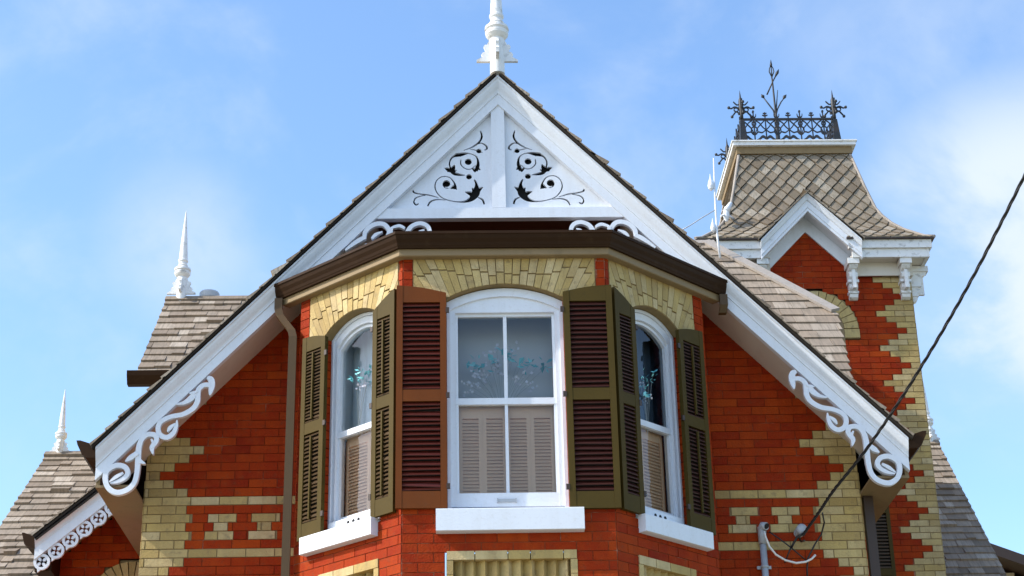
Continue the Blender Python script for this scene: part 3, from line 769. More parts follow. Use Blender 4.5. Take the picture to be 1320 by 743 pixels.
# hip return face going down and back
q = [fd(E1[0],E1[1],-.002), fd(E2[0],E2[1],-.002)]
mb.face([q[0], q[1], q[1]+Vector((-.1,1.9,-.1)), q[0]+Vector((0,.3,0))], 1)
rd = mb.build('hipped_roof', [SHG, UND], house)
mb = MB()
def beam_between(mb, a, b, w, h, upv):
    a, b, upv = Vector(a), Vector(b), Vector(upv); t = (b-a).normalized(); s = t.cross(upv).normalized(); n = s.cross(t)
    mb.hexa([a-s*w/2-n*h/2, b-s*w/2-n*h/2, b+s*w/2-n*h/2, a+s*w/2-n*h/2, a-s*w/2+n*h/2, b-s*w/2+n*h/2, b+s*w/2+n*h/2, a+s*w/2+n*h/2])
nn = fd.n
beam_between(mb, fd(E1[0]-.12,.03,.035), fd(E2[0]-.03,E2[1]+.03,.035), .105, .03, nn)
beam_between(mb, fd(.8,.0,.03), fd(E1[0]-.02,.0,.03), .09, .03, nn)
mb.build('hip_cap', GRW, rd)
mb = MB(); mb.hexa([(1.0,1.9,4.2),(2.9,1.9,4.2),(2.9,4.3,4.2),(1.0,4.3,4.2),(1.0,1.9,7.4),(2.9,1.9,7.4),(2.9,4.3,9.6),(1.0,4.3,9.6)]); mb.build('rear_wall', RED, rd)

# ------------------------------------------------------------------ mansard tower
XC, YT, HW = 3.705, 4.95, 1.113; GA, GZ = 3.655, 10.925
EH, YE = 1.363, 4.65; YC = YE+EH
tower = thing('tower', 'square brick tower with a mansard roof of diamond shingles and iron cresting', 'tower', (XC, YC, 0))
mb = MB(); ft = yplane(YT); ZT0 = 9.329-CH/2
arc = (3.70, 9.36, .47)
for k in range(-48, 16):
    z = ZT0+(k+.5)*CH
    outer = [(XC-HW, XC+HW)]
    u = QP[k % 6]*BL/2*.97
    yel = [(XC-HW, XC-HW+u), (XC+HW-u, XC+HW)]
    if z > 9.36 and z < 9.36+.47:
        w = math.sqrt(.47**2-(z-9.36)**2); outer = minus(outer, [(3.70-w, 3.70+w)])
    elif 9.25 < z <= 9.36: outer = minus(outer, [(3.23,4.17)])
    lay(mb, ft, ZT0, k, inter(outer, yel), 1, 3, .008); lay(mb, ft, ZT0, k, minus(outer, yel), 0, 2, .007)
# gablet wall
for k in range(11, 22):
    z = ZT0+(k+.5)*CH; h = (10.60-z)/1.0
    if h > .05: lay(mb, ft, ZT0, k, [(GA-min(h,.56), GA+min(h,.56))] if k > 15 else [], 0, 2, .007)
for fr in (Fr((XC+HW,YT,0),(0,1,0),(0,0,1)), Fr((XC-HW,YT+2*HW,0),(0,-1,0),(0,0,1))):
    for k in range(-48, 16):
        u = QP[k % 6]*BL/2*.97; yel = [(0,u),(2*HW-u,2*HW)]
        lay(mb, fr, ZT0, k, yel, 1, 3, .008); lay(mb, fr, ZT0, k, minus([(0,2*HW)], yel), 0, 2, .007)
mb.box(Fr((XC,YC+.05,0),(1,0,0),(0,0,1)), -HW, HW, 0, ZT0-48*CH, -HW, HW-.01, 0)
# round arch of yellow bricks
n = 15; g = .012
for i in range(n):
    a0 = math.pi*i/n+g; a1 = math.pi*(i+1)/n-g; ro = .455+R.uniform(-.008,.008)
    mb.prism(ft, [(3.70+r*math.cos(a), 9.36+r*math.sin(a)) for r, a in ((.30,a0),(ro,a0),(ro,a1),(.30,a1))], -.03, .012, 1)
mb.face([ft(3.40,9.2,-.02), ft(4.0,9.2,-.02), ft(4.0,9.66,-.02), ft(3.4,9.66,-.02)], 2)
mb.prism(ft, [(3.70+.475*math.cos(math.pi*i/24), 9.36+.475*math.sin(math.pi*i/24)) for i in range(25)] + [(3.225,9.24),(4.175,9.24)], -.04, -.002, 3)
for s in (-1,1): mb.box(ft, 3.70+s*.385-.085, 3.70+s*.385+.085, 9.25, 9.352, -.03, .010, 1)
tw = mb.build('wall', [RED, YEL, MOR, MOY], tower)
wm = MB(); h_ = [(3.70+.297*math.cos(math.pi*i/20), 9.36+.297*math.sin(math.pi*i/20)) for i in range(21)]
wm.prism(ft, h_ + [(3.403,8.2),(3.997,8.2)], -.01, .003); tw2 = wm.build('window', DRK, tower)
wm = MB(); o_ = [(3.997,8.2)] + h_ + [(3.403,8.2)]; i_ = [(3.70+(x-3.70)*.86, 9.36+(z-9.36)*.86 if z > 9.3 else z) for x, z in o_]
wm.strip(ft, i_, o_, .0035, .008); wm.box(ft, 3.69, 3.71, 8.2, 9.61, .0035, .007); wm.build('sash', TAN, tw2)

# mansard roof
HP = [(0,10.352),(.09,10.40),(.17,10.475),(.27,10.57),(.373,10.70),(.45,10.83),(.51,10.965),(.585,11.27),(.70,11.80)]
arcl = [0]
for (i0,z0),(i1,z1) in zip(HP, HP[1:]): arcl.append(arcl[-1]+math.hypot(i1-i0, z1-z0))
HT = arcl[-1]
def mans(h):
    h = max(0, min(h, HT-1e-6))
    for j in range(len(HP)-1):
        if h <= arcl[j+1]:
            t = (h-arcl[j])/(arcl[j+1]-arcl[j]); i0,z0 = HP[j]; i1,z1 = HP[j+1]
            return i0+(i1-i0)*t, z0+(z1-z0)*t, (i1-i0, z1-z0)
mb = MB()
body = [[(XC+sx*(EH-i-.012), YC+sy*(EH-i-.012), z-.006) for sx, sy in ((-1,-1),(1,-1),(1,1),(-1,1))] for i, z in HP]
GA, GZ = 3.655, 10.925
for (i0,z0),(i1,z1) in zip(HP, HP[1:]):
    for face in range(4):
        th = face*math.pi/2; fr = Fr((XC,YC,-.006), (math.cos(th),math.sin(th),0), (0,0,1))
        h0, h1 = EH-i0-.012, EH-i1-.012
        if face or z0 > 10.72: mb.face([fr(-h0,z0,h0), fr(h0,z0,h0), fr(h1,z1,h1), fr(-h1,z1,h1)], 1)
        else:
            g0, g1 = max(0,(10.78-z0)/.98), max(0,(10.78-z1)/.98); c = GA-XC
            mb.face([fr(-h0,z0,h0), fr(c-g0,z0,h0), fr(c-g1,z1,h1), fr(-h1,z1,h1)], 1)
            mb.face([fr(c+g0,z0,h0), fr(h0,z0,h0), fr(h1,z1,h1), fr(c+g1,z1,h1)], 1)
i1, z1 = HP[-1]; a = EH-i1-.012; mb.face([(XC-a,YC-a,z1),(XC+a,YC-a,z1),(XC+a,YC+a,z1),(XC-a,YC+a,z1)], 1)
dw, dh = .156, .19
for face in range(4):
    th = face*math.pi/2; ct, st = math.cos(th), math.sin(th)
    def mp(s, h, lift):
        i, z, d = mans(h); l = math.hypot(*d); nx, nz = d[1]/l, -d[0]/l     # outward: away from centre
        half = EH-i; s = max(-half, min(half, s)); out = half
        x, y = s, -(out+d[1]/l*lift); z = z+lift*d[0]/l
        return (XC+x*ct-y*st, YC+x*st+y*ct, z)
    k = -1
    while k*dh/2 < HT+dh:
        hc = k*dh/2
        i, z, d = mans(min(max(hc,0),HT)); half = EH-i
        m0 = int(half/dw)+2
        for q in range(-m0, m0+1):
            s = (q+(.5 if k % 2 else 0))*dw
            if abs(s) > half+dw*.45: continue
            if face == 0 and abs(s+XC-GA) < (10.80-z)/.98+.02: continue
            jx = R.uniform(-.003,.003); jt = R.uniform(.9,1.35)
            t = (s+jx, min(max(hc+dh*.50,0),HT)); b = (s+jx+R.uniform(-.004,.004), max(hc-dh*.462,-.0)); l = (s-dw*.46+jx, min(max(hc,0),HT)); r = (s+dw*.46+jx, min(max(hc,0),HT))
            if t[1]-b[1] < .02: continue
            T, B, Lf, Rt = mp(*t,.002), mp(*b,.024*jt), mp(*l,.013*jt), mp(*r,.013*jt)
            B0, L0, R0 = mp(*b,0), mp(*l,0), mp(*r,0)
            n = len(mb.v); mb.v += [T,Lf,B,Rt,B0,L0,R0]
            for f in ((0,1,2,3),(1,5,4,2),(2,4,6,3)): mb.f.append(tuple(n+a for a in f)); mb.m.append(0); mb.sm.append(False)
        k += 1
rf = mb.build('mansard_roof', [DIA, UND], tower)
for sx, sy in ((-1,-1),(1,-1),(1,1),(-1,1)):
    mb = MB(); mb.tube([(XC+sx*(EH-i+.006), YC+sy*(EH-i+.006), z+.012) for i, z in HP], .019, 6); mb.build('hip_cap', GRW, rf)
# flat deck with its worn white rim
mb = MB(); T0 = EH-.70; 
for a, z0, z1, mi in ((T0+.035,11.80,11.892,0),(T0+.080,11.893,11.938,1),(T0+.095,11.939,11.956,1)):
    mb.box(Fr((XC,YC,0),(1,0,0),(0,0,1)), -a, a, z0, z1, -a, a, mi)
mb.build('roof_deck', [TAN, WHW], rf)

# cornice: two-step white fascia round the eave (broken by the gablet), tan soffit
mb = MB()
def ring(mb, a0, a1, z0, z1, mi, gap=None):
    for face in range(4):
        th = face*math.pi/2
        fr = Fr((XC,YC,0), (math.cos(th),math.sin(th),0), (0,0,1))
        segs = [(-a1,a1)] if face % 2 == 0 else [(-a0,a0)]
        if gap and face == 0: segs = [(-a1,gap[0]),(gap[1],a1)]
        for s0, s1 in segs: mb.box(fr, s0, s1, z0, z1, a0, a1, mi)
GX = (-.66,.46)
ring(mb, EH-.09, EH-.03, 10.245, 10.345, 0, (GX[0]+.08,GX[1]-.08)); ring(mb, EH-.10, EH-.06, 10.14, 10.244, 0, (GX[0]+.04,GX[1]-.04))
mb.build('cornice', WHW, tower)
mb = MB(); ring(mb, EH-.06, EH+.004, 10.3455, 10.366, 0, (GX[0]+.10,GX[1]-.10)); mb.build('eave_edge', DKB, tower)
mb = MB(); ring(mb, HW-.01, EH-.08, 10.152, 10.165, 0, (-.52,.40)); ring(mb, HW+.0, HW+.02, 9.985, 10.15, 0, (-.5,.38)); mb.build('soffit', SOF, tower)

# front gablet: white moulded rake, small roof, soffit
GA, GZ = 3.655, 10.925
def grake(prof, y, x1, mat, name, parent):
    mb = MB()
    for s in (-1,1):
        rows = [[(GA+s*x, y-o, GZ-1.04*x-dz) for dz, o in prof] for x in (0, x1)]
        if s > 0: rows.reverse()
        mb.grid(rows, 0, closed=True, caps=True)
    return mb.build(name, mat, parent)
gp = grake([(.0,.06),(.022,.06),(.04,.045),(.075,.03),(.085,.012),(.165,.010),(.17,.0),(.21,.0),(.215,-.05),(.0,-.05)][::-1], YE+.03, .575, WHT, 'gablet_rake', tower)
mb = MB()
for s in (-1,1):
    mb.face([(GA,YE+.06,GZ-.17),(GA+s*.56,YE+.06,GZ-.17-1.04*.56),(GA+s*.56,YT+.01,GZ-.17-1.04*.56),(GA,YT+.01,GZ-.17)])
    mb.hexa([(GA,YT-.03,GZ-.36),(GA+s*.48,YT-.03,GZ-.36-1.04*.48),(GA+s*.48,YT-.002,GZ-.36-1.04*.48),(GA,YT-.002,GZ-.36),(GA,YT-.03,GZ-.172),(GA+s*.48,YT-.03,GZ-.172-1.04*.48),(GA+s*.48,YT-.002,GZ-.172-1.04*.48),(GA,YT-.002,GZ-.172)])
mb.build('gablet_soffit', WHT, gp)
mb = MB()
for s in (-1,1):
    sl = math.hypot(1,.98); fr = Fr((GA+s*.585,YE-.05,GZ+.004-1.04*.565), (0,1,0), (-s/sl,0,.98/sl), (s*.98/sl,0,1/sl))
    shingles(mb, fr, 6, .146, lambda b: (0, .10+.75*min(1,b/.85)), wr=(.08,.2), th=.012)
    mb.face([fr(0,0,0), fr(.1,0,0), fr(.85,.82,0), fr(0,.82,0)], 1)
mb.build('gablet_roof', [DIA, UND], gp)

# carved brackets under the cornice
def corbel(x, ytop, name, fr):
    mb = MB()
    pf = [(0,10.145),(.21,10.145),(.215,10.11),(.195,10.09),(.205,10.06),(.18,10.03),(.13,10.005),(.155,9.975),(.15,9.94),(.11,9.91),(.085,9.885),(.11,9.855),(.105,9.825),(.07,9.795),(.055,9.775),(.075,9.75),(.065,9.72),(.03,9.70),(0,9.70)]
    f2 = Fr(fr(x-.055,0,0), fr.n, fr.v)     # a = outwards
    mb.prism(Fr(fr(x,0,0), fr.n, fr.v), pf, -.048, .048)
    mb.box(fr, x-.066, x+.066, 10.075, 10.142, .0, .225); mb.box(fr, x-.02, x+.02, 9.80, 10.05, .0, .165)
    mb.box(fr, x-.062, x+.062, 9.885, 9.915, .0, .125); mb.box(fr, x-.058, x+.058, 9.765, 9.79, .0, .085)
    return mb.build(name, WHW, tower)
for x in (3.10, 4.135, XC+HW-.085, XC-HW+.085): corbel(x, 0, 'bracket', ft)
fs = Fr((XC+HW,YT,0),(0,1,0),(0,0,1)); corbel(.085, 0, 'bracket', fs)

# shuttered window low on the tower wall, seen past the corner of the house
mb = MB()
for a0, a1 in ((4.04,4.075),(4.235,4.275)): mb.box(ft, a0, a1, 5.9, 7.27, .012, .05)
mb.box(ft, 4.075, 4.235, 7.19, 7.268, .012, .048); mb.box(ft, 4.075, 4.235, 6.5, 6.58, .012, .048)
tsx = mb.build('shutter', OLV, tower)
mb = MB()
for z0, z1 in ((6.585,7.185),(5.9,6.495)):
    n = 16; h = (z1-z0)/n
    for i in range(n): mb.box(Fr(ft(0,0,0), ft.u, ft.v), 4.0755, 4.2345, z0+i*h, z0+i*h+h*.45, .016, .04)
    mb.face([ft(4.075,z0,.014), ft(4.235,z0,.014), ft(4.235,z1,.014), ft(4.075,z1,.014)], 1)
mb.build('louvres', [OLS, DRK], tsx)

# iron cresting
CX0, CX1, CY0, CY1, CZ = 3.115, 4.250, 5.39, 6.60, 11.957
def ring2(mb, fr, x, z, r, t, c0, c1, n=16):
    L = [(x+(r+t/2)*math.cos(2*math.pi*k/n), z+(r+t/2)*math.sin(2*math.pi*k/n)) for k in range(n+1)]
    Q = [(x+(r-t/2)*math.cos(2*math.pi*k/n), z+(r-t/2)*math.sin(2*math.pi*k/n)) for k in range(n+1)]
    mb.strip(fr, Q, L, c0, c1)
def crest(a, b):
    a, b = Vector((*a,CZ)), Vector((*b,CZ)); u = (b-a); Ln = u.length; fr = Fr(a, u, (0,0,1)); fr.v = fr.v*1.36; mb = MB()
    mb.box(fr, 0, Ln, .022, .042, -.012, .012); mb.box(fr, 0, Ln, .25, .268, -.012, .012)
    n = 8; w = Ln/n
    for i in range(n+1):
        x = min(max(i*w, .01), Ln-.01)
        if i % 2 == 0 or True:
            mb.box(fr, x-.007, x+.007, .0425, .2495, -.0085, .0085)
        if 0 < i < n:
            mb.box(fr, x-.0065, x+.0065, .2685, .33, -.008, .008)
            if i % 2: stroke(mb, fr, [(x-.032,.315,.006),(x-.026,.288,.012),(x,.276,.014),(x+.026,.288,.012),(x+.032,.315,.006)], -.0065, .0065); disc(mb, fr, x, .337, .014, -.0075, .0075, n=8)
            else: stroke(mb, fr, [(x-.034,.302,.006),(x,.296,.016),(x+.034,.302,.006)], -.0065, .0065); stroke(mb, fr, [(x-.024,.322,.006),(x,.318,.014),(x+.024,.322,.006)], -.006, .006)
    for i in range(n):
        x0, x1, xm = i*w, (i+1)*w, (i+.5)*w; e = .0002*i
        sg = 1 if i % 2 == 0 else -1; xa = x0 if sg > 0 else x1
        d = lambda t: xa+sg*w*t
        stroke(mb, fr, [(d(.0),.06,.020),(d(.3),.085,.026),(d(.62),.06,.018),(d(.92),.046,.006)], -.0055-e, .0055+e)
        stroke(mb, fr, [(d(.04),.15,.010),(d(.35),.125,.012),(d(.7),.13,.012),(d(.96),.10,.009)], -.0050-e, .0050+e)
        stroke(mb, fr, [(d(.95),.11,.010),(d(.75),.165,.012),(d(.45),.205,.012),(d(.1),.245,.010)], -.0060-e, .0060+e)
        stroke(mb, fr, [(d(.04),.155,.010),(d(.3),.185,.012),(d(.55),.225,.012),(d(.85),.245,.010)], -.0045-e, .0045+e)
        ring2(mb, fr, d(.97), .215, .022, .010, -.004-e, .004+e, 10)
    for i in range(1, n, 2): ring2(mb, fr, i*w, .145, .040, .012, -.0070, .0070)
    return mb.build('iron_cresting', IRN, tower)
for a, b in (((CX0,CY0),(CX1,CY0)),((CX0,CY1),(CX0,CY0)),((CX1,CY0),(CX1,CY1)),((CX1,CY1),(CX0,CY1))): crest(a, b)
def crest_post(x, y):
    mb = MB(); s = .032
    mb.hexa([(x-.048,y-.048,CZ),(x+.048,y-.048,CZ),(x+.048,y+.048,CZ),(x-.048,y+.048,CZ),(x-.024,y-.024,CZ+.34),(x+.024,y-.024,CZ+.34),(x+.024,y+.024,CZ+.37),(x-.024,y+.024,CZ+.37)])
    mb.tube([(x,y,CZ+.36),(x,y,CZ+.42),(x,y,CZ+.50),(x,y,CZ+.62),(x,y,CZ+.655),(x,y,CZ+.76)], [.020,.020,.033,.026,.012,.001], 6)
    for ax in ((1,0,0),(-1,0,0),(0,1,0),(0,-1,0)):
        fr = Fr((x,y,CZ), ax, (0,0,1))
        stroke(mb, fr, [(.015,.50,.018),(.075,.525,.018),(.12,.505,.014),(.15,.515,.012)], -.007, .007)
        stroke(mb, fr, [(.02,.43,.012),(.06,.46,.016),(.09,.43,.016),(.115,.395,.014)], -.0075, .0075)
        stroke(mb, fr, [(.015,.57,.010),(.045,.555,.014),(.07,.575,.014),(.09,.60,.010)], -.0065, .0065)
        ring2(mb, fr, .062, .488, .026, .012, -.008, .008, 12)
        for a, z in ((.15,.517),(.118,.39)):
            p = fr(a, z); mb.lathe(p-Vector((0,0,.019)), [(.002,0),(.016,.006),(.019,.019),(.016,.032),(.002,.038)], 8)
    return mb.build('cresting_post', IRN, tower)
for x in (CX0,CX1):
    for y in (CY0,CY1): crest_post(x, y)
# tall iron stem of leaves with an arrow, at the middle of the deck
o = ray_at(1000.5,160,5.85); ob = Vector((o.x+.012,5.85,CZ)); mb = MB()
q = lambda px, py: ray_at(920+px/5.717, 70+py/5.717, 5.85)
mb.tube([ob, q(462,500), q(455,420), q(433,205), q(427,165)], [.03,.026,.013,.010,.009], 6)
mb.tube([q(458,470), q(440,415), q(405,370), q(365,318)], [.012,.010,.009,.007], 6); mb.tube([q(372,325), q(362,312), q(350,296)], [.006,.024,.002], 6)
mb.tube([q(455,460), q(470,405), q(495,355), q(518,325)], [.012,.010,.009,.007], 6); mb.tube([q(512,332), q(522,315), q(536,298)], [.006,.024,.002], 6)
mb.tube([q(456,440), q(463,380), q(471,265)], [.010,.008,.004], 6)
mb.tube([q(393,298), q(434,205), q(470,135)], [.010,.009,.009], 6); mb.tube([q(455,165), q(468,138), q(479,112)], [.010,.022,.003], 6)
for s in (-1,0,1): mb.tube([q(429,170), q(426+17*s,130), q(424+13*s,105), q(422,80)], [.007,.008,.007,.006], 6)
mb.tube([q(422,92), q(422,78), q(421,40)], [.014,.016,.001], 6)
mb.build('iron_flower_stem', IRN, tower)

# ------------------------------------------------------------------ left wing: shingled roof, fretted gablet, finial
lw = thing('house_wing', 'low shingled wing at the left with a fretted white gablet and small spire', 'house wing', (-3.9,2.6,0))
zb = 7.807; aB = math.radians(38.5)
fB = Fr((0,4.5,zb), (1,0,0), (0,math.cos(aB),math.sin(aB)))
LB = 3.72; fB0 = Fr(fB(0,-LB,0), fB.u, fB.v); mb = MB()
mb.box(fB0, -4.715, -2.85, 0, LB, -.1, -.001, 1); shingles(mb, fB0, 24, .155, lambda b: (-4.725,-2.85), wr=(.10,.28), th=.022)
fBb = Fr((0,4.5,zb), (-1,0,0), (0,-math.cos(aB),math.sin(aB))); fBb0 = Fr(fBb(0,-LB,0), fBb.u, fBb.v)
mb.box(fBb0, 2.85, 4.715, 0, LB, -.1, -.001, 1); shingles(mb, fBb0, 24, .155, lambda b: (2.85,4.725), wr=(.10,.28), th=.022)
mb.box(fB, -4.735, -2.85, -.06, .03, .012, .045, 0)
mb.build('roof', [SHG, UND], lw)
finial((-4.585,4.5,7.79), .62, lw)
GX2, GZ2, GS = -3.18, 7.045-.40, .843     # gablet ridge (hidden by the house corner)
GZ2 = 6.414+(-GX2*-1+3.442)*GS+.0
YG = 1.2
mb = MB(); fg = yplane(YG)
hs = .76
for s in (-1,1):
    rows = [[(GX2+s*x, YG-o, GZ2-GS*x-dz) for dz, o in [(.03,.06),(.045,.06),(.09,.03),(.12,.022),(.215,.022),(.22,-.03),(.03,-.03)][::-1]] for x in (0,hs)]
    if s > 0: rows.reverse()
    mb.grid(rows, 0, closed=True, caps=True)
mb.build('bargeboard', WHT, lw)
mb = MB(); n = 6; k = 0
for s in (-1,):
    for i in range(n):
        x = hs-.065-i*.112; px, pz = GX2+s*x, GZ2-GS*x-.285
        c = .0007*(k % 3); k += 1
        ring2(mb, fg, px, pz, .058, .024, -.012-c, .012+c, 16)
        for a in range(4):
            th = a*math.pi/2+.7; stroke(mb, fg, [(px+.012*math.cos(th),pz+.012*math.sin(th),.012),(px+.030*math.cos(th),pz+.030*math.sin(th),.026),(px+.050*math.cos(th),pz+.050*math.sin(th),.010)], -.009-c-.0002*a, .009+c+.0002*a, n=3)
        tx, tz = s*.03, -.05
        mb.prism(fg, [(px+s*.035,pz-.055),(px-s*.005,pz-.062),(px+s*.03,pz-.092)], -.010+c, .010-c)
mb.build('fretted_trim', WHT, lw)
mb = MB(); fw2 = yplane(1.55)
for k in range(-18, 22):
    z = Z0+(k+.5)*CH; h = min(.62, (GZ2-.2-z)/GS)
    if h < .05: continue
    outer = [(GX2-h, GX2+h)]; hole = []
    if z < 5.86: outer = minus(outer, [(GX2-math.sqrt(max(.0,.36**2-max(0,z-5.50)**2)), GX2+math.sqrt(max(.0,.36**2-max(0,z-5.50)**2)))]) if z > 5.5 else minus(outer, [(GX2-.36,GX2+.36)])
    lay(mb, fw2, Z0, k, outer, 0, 2, .006)
for i in range(15):
    a0 = math.pi*i/15+.015; a1 = math.pi*(i+1)/15-.015
    mb.prism(fw2, [(GX2+r*math.cos(a), 5.50+r*math.sin(a)) for r, a in ((.22,a0),(.35,a0),(.35,a1),(.22,a1))], -.02, .012, 1)
mb.box(fw2, GX2-.62, GX2+.62, 0, Z0-18*CH, -1.2, -.001, 0); mb.box(fw2, GX2-.38, GX2+.38, 4.6, 5.87, -.05, -.02, 3)
mb.build('wall', [RED, YEL, MOR, MOY], lw)
wm = MB(); wm.prism(fw2, [(GX2+.22*math.cos(math.pi*i/16), 5.50+.22*math.sin(math.pi*i/16)) for i in range(17)] + [(GX2-.22,4.4),(GX2+.22,4.4)], -.0195, -.004)
wm.build('window', WHT, lw)
mb = MB(); sl = math.hypot(1,GS)
for s in (-1,1):
    fr = Fr((GX2+s*(hs+.02),YG-.07,GZ2-GS*(hs+.02)), (0,1,0), (-s/sl,0,GS/sl), (s*GS/sl,0,1/sl))
    mb.box(fr, .01, 2.6, 0, (hs+.02)*sl, -.05, -.001, 1); shingles(mb, fr, 7, .145, lambda b: (0,2.6), th=.016)
    mb.face([(GX2,YG+.02,GZ2-.21),(GX2+s*hs,YG+.02,GZ2-GS*hs-.21),(GX2+s*hs,1.56,GZ2-GS*hs-.21),(GX2,1.56,GZ2-.21)], 2)
mb.build('gablet_roof', [SHG, UND, TAN], lw)
mb = MB()
for s in (-1,):
    prof = [(hs,-.02),(hs+.10,.02),(hs+.12,.02),(hs+.09,-.08),(hs+.0,-.12)]
    rows = [[(GX2+s*x,y,GZ2-GS*hs+z) for x, z in prof] for y in (YG-.03, 2.6)]
    if s < 0: rows.reverse()
    mb.grid(rows, 0, closed=True, caps=True)
    mb.build('gutter', BRN, lw); mb = MB()
    mb.hexa([(GX2+s*.62,YG+.03,GZ2-GS*hs-.30),(GX2+s*hs,YG+.03,GZ2-GS*hs-.30),(GX2+s*hs,2.6,GZ2-GS*hs-.30),(GX2+s*.62,2.6,GZ2-GS*hs-.30),(GX2+s*.62,YG+.03,GZ2-GS*hs-.12),(GX2+s*hs,YG+.03,GZ2-GS*hs-.12),(GX2+s*hs,2.6,GZ2-GS*hs-.12),(GX2+s*.62,2.6,GZ2-GS*hs-.12)], 0)
mb.build('eave_soffit', BRN, lw)
mb = MB(); mb.box(yplane(1.75), -4.6, -2.85, 0, 5.6, -5.4, 0); mb.build('lower_wall', RED, lw)

# ------------------------------------------------------------------ right wing behind the tower
rw = thing('house_wing', 'shingled roof wing at the right falling away behind the tower', 'house wing', (5.3,7.5,0))
aC = math.radians(47.6); zc = 9.21
fC = Fr((0,8.6,zc), (1,0,0), (0,math.cos(aC),math.sin(aC))); mb = MB(); LC = 4.6
fC0 = Fr(fC(0,-LC,0), fC.u, fC.v)
mb.box(fC0, 4.835, 5.93, 0, LC, -.1, -.001, 1); shingles(mb, fC0, 31, .1485, lambda b: (4.835, 5.945), wr=(.10,.26), th=.022)
fCb = Fr((0,8.6,zc), (-1,0,0), (0,-math.cos(aC),math.sin(aC))); fCb0 = Fr(fCb(0,-LC,0), fCb.u, fCb.v)
mb.box(fCb0, -5.93, -4.835, 0, LC, -.1, -.001, 1); shingles(mb, fCb0, 31, .1485, lambda b: (-5.945,-4.835), wr=(.10,.26), th=.022)
mb.box(fC, 4.835, 5.95, -.06, .03, .012, .045, 0)
mb.build('roof', [SHG, UND], rw)
finial((5.83,8.6,9.19), .82, rw)
mb = MB(); mb.box(yplane(6.2), 4.835, 5.8, 0, 5.9, -4.8, 0)
mb.prism(Fr((5.8,0,0),(0,1,0),(0,0,1)), [(6.2,5.9),(11.0,5.9),(8.6,9.05)], -.02, 0); mb.build('wall', RED, rw)

# ------------------------------------------------------------------ neighbouring house at the right edge
nb = thing('neighbour_house', 'cream sided house with a dark brown eave at the right edge of the photo', 'house', (9.0,13.5,0))
mb = MB(); y0 = 12.0
p0, p1 = Vector((7.574,y0,8.77)), Vector((7.982,y0,8.611)); sl = (p1.z-p0.z)/(p1.x-p0.x)
X0, X1 = 7.0, 11.0; zf = lambda x: p0.z+(x-p0.x)*sl
mb.prism(yplane(y0), [(X0,zf(X0)),(X1,zf(X1)),(X1,zf(X1)-.16),(X0,zf(X0)-.16)], -5, 0); mb.build('roof', DKB, nb)
mb = MB(); x = X0+.35
while x < X1-.3:
    mb.box(yplane(y0+.45), x, x+.14, 0, zf(x+.14)-.17, -4.4, R.uniform(0,.012)); x += .15
mb.build('wall', CRM, nb)

# ------------------------------------------------------------------ wires and small fittings
cp = [(1035,690,-.16),(1056,660,-.35),(1075,632,-.55),(1120,575,-.95),(1180,485,-1.55),(1250,365,-2.3),(1320,228,-3.0),(1400,60,-3.8)]
pts = [tuple(ray_at(*c)) for c in cp]
sm = bez([(p[0],p[1],p[2]) for p in pts], 26)
cab = thing('overhead_cable', 'twisted black service cable slanting down across the sky to the right wall', 'cable', pts[0])
for ph in range(3):
    mb = MB(); out = []
    for i, p in enumerate(sm):
        t = (Vector(sm[min(i+1,len(sm)-1)])-Vector(sm[max(i-1,0)])).normalized(); e = t.orthogonal().normalized(); b = t.cross(e)
        a = i*.55+ph*2.094; r = .0066
        out.append(Vector(p)+e*math.cos(a)*r+b*math.sin(a)*r)
    mb.tube(out, .0066, 6); mb.build('strand', BLK, cab)
def zc5(x, y, d=-.09): return ray_at(960+x/7.992, 650+y/7.992, d)
mb = MB(); mb.tube([zc5(800,90,-.28), zc5(820,190,-.16), zc5(790,310,-.10), zc5(720,420,-.09), zc5(650,560,-.07), zc5(642,660,-.06), zc5(645,760,-.05)], .0065, 6); mb.build('drop_wire', BLK, cab)
mb = MB(); mb.tube([zc5(480,440), zc5(445,520), zc5(420,590,-.03), zc5(412,600,-.005)], .006, 6); mb.build('drop_wire', BLK, cab)
mb = MB(); mb.tube([zc5(250,285), zc5(360,360), zc5(480,450), zc5(560,520), zc5(645,590,-.06)], .0055, 6); mb.build('drop_wire', BLK, cab)
mb = MB(); mb.tube([zc5(610,300,-.16), zc5(540,340,-.12), zc5(500,410,-.11), zc5(480,450,-.09)], .010, 6); mb.build('cable_end', BLK, cab)
ins = thing('wire_holder', 'grey porcelain and metal wire holder fixed to the right wall', 'insulator', zc5(565,270,-.05))
mb = MB(); c = zc5(560,290,-.05)
fi = Fr((c.x,-.012,c.z+.02), (1,0,0), (0,0,1))
def lathe_y(mb, o, prof, n=14):
    rows = [[Vector((o[0]+r*math.cos(2*math.pi*k/n), o[1]-z, o[2]+r*math.sin(2*math.pi*k/n))) for k in range(n)] for r, z in prof]
    mb.grid(rows, 0, closed=True, smooth=True, caps=True)
lathe_y(mb, (c.x,-.005,c.z), [(.036,0),(.036,.02),(.014,.024),(.012,.06)]); mb.build('mount', ZNC, ins)
mb = MB(); lathe_y(mb, (c.x+.005,-.06,c.z-.002), [(.02,0),(.042,.008),(.044,.03),(.028,.04),(.028,.055),(.044,.065),(.042,.09),(.018,.1)]); mb.build('insulator', ZNC, ins)
mb = MB(); mb.tube([(c.x,-.02,c.z-.03),(c.x+.01,-.05,c.z-.075),(c.x+.03,-.09,c.z-.08)], .008, 6); mb.build('hook', DKB, ins)
con = thing('conduit_pipe', 'grey metal conduit with a rounded weather head on the right brick wall', 'pipe', (2.005,-.05,4))
ct = zc5(178,285,-.055)
mb = MB(); mb.tube([(ct.x,-.055,ct.z-.06),(ct.x+.002,-.055,3.5)], .026, 14); mb.build('pipe', ZNC, con)
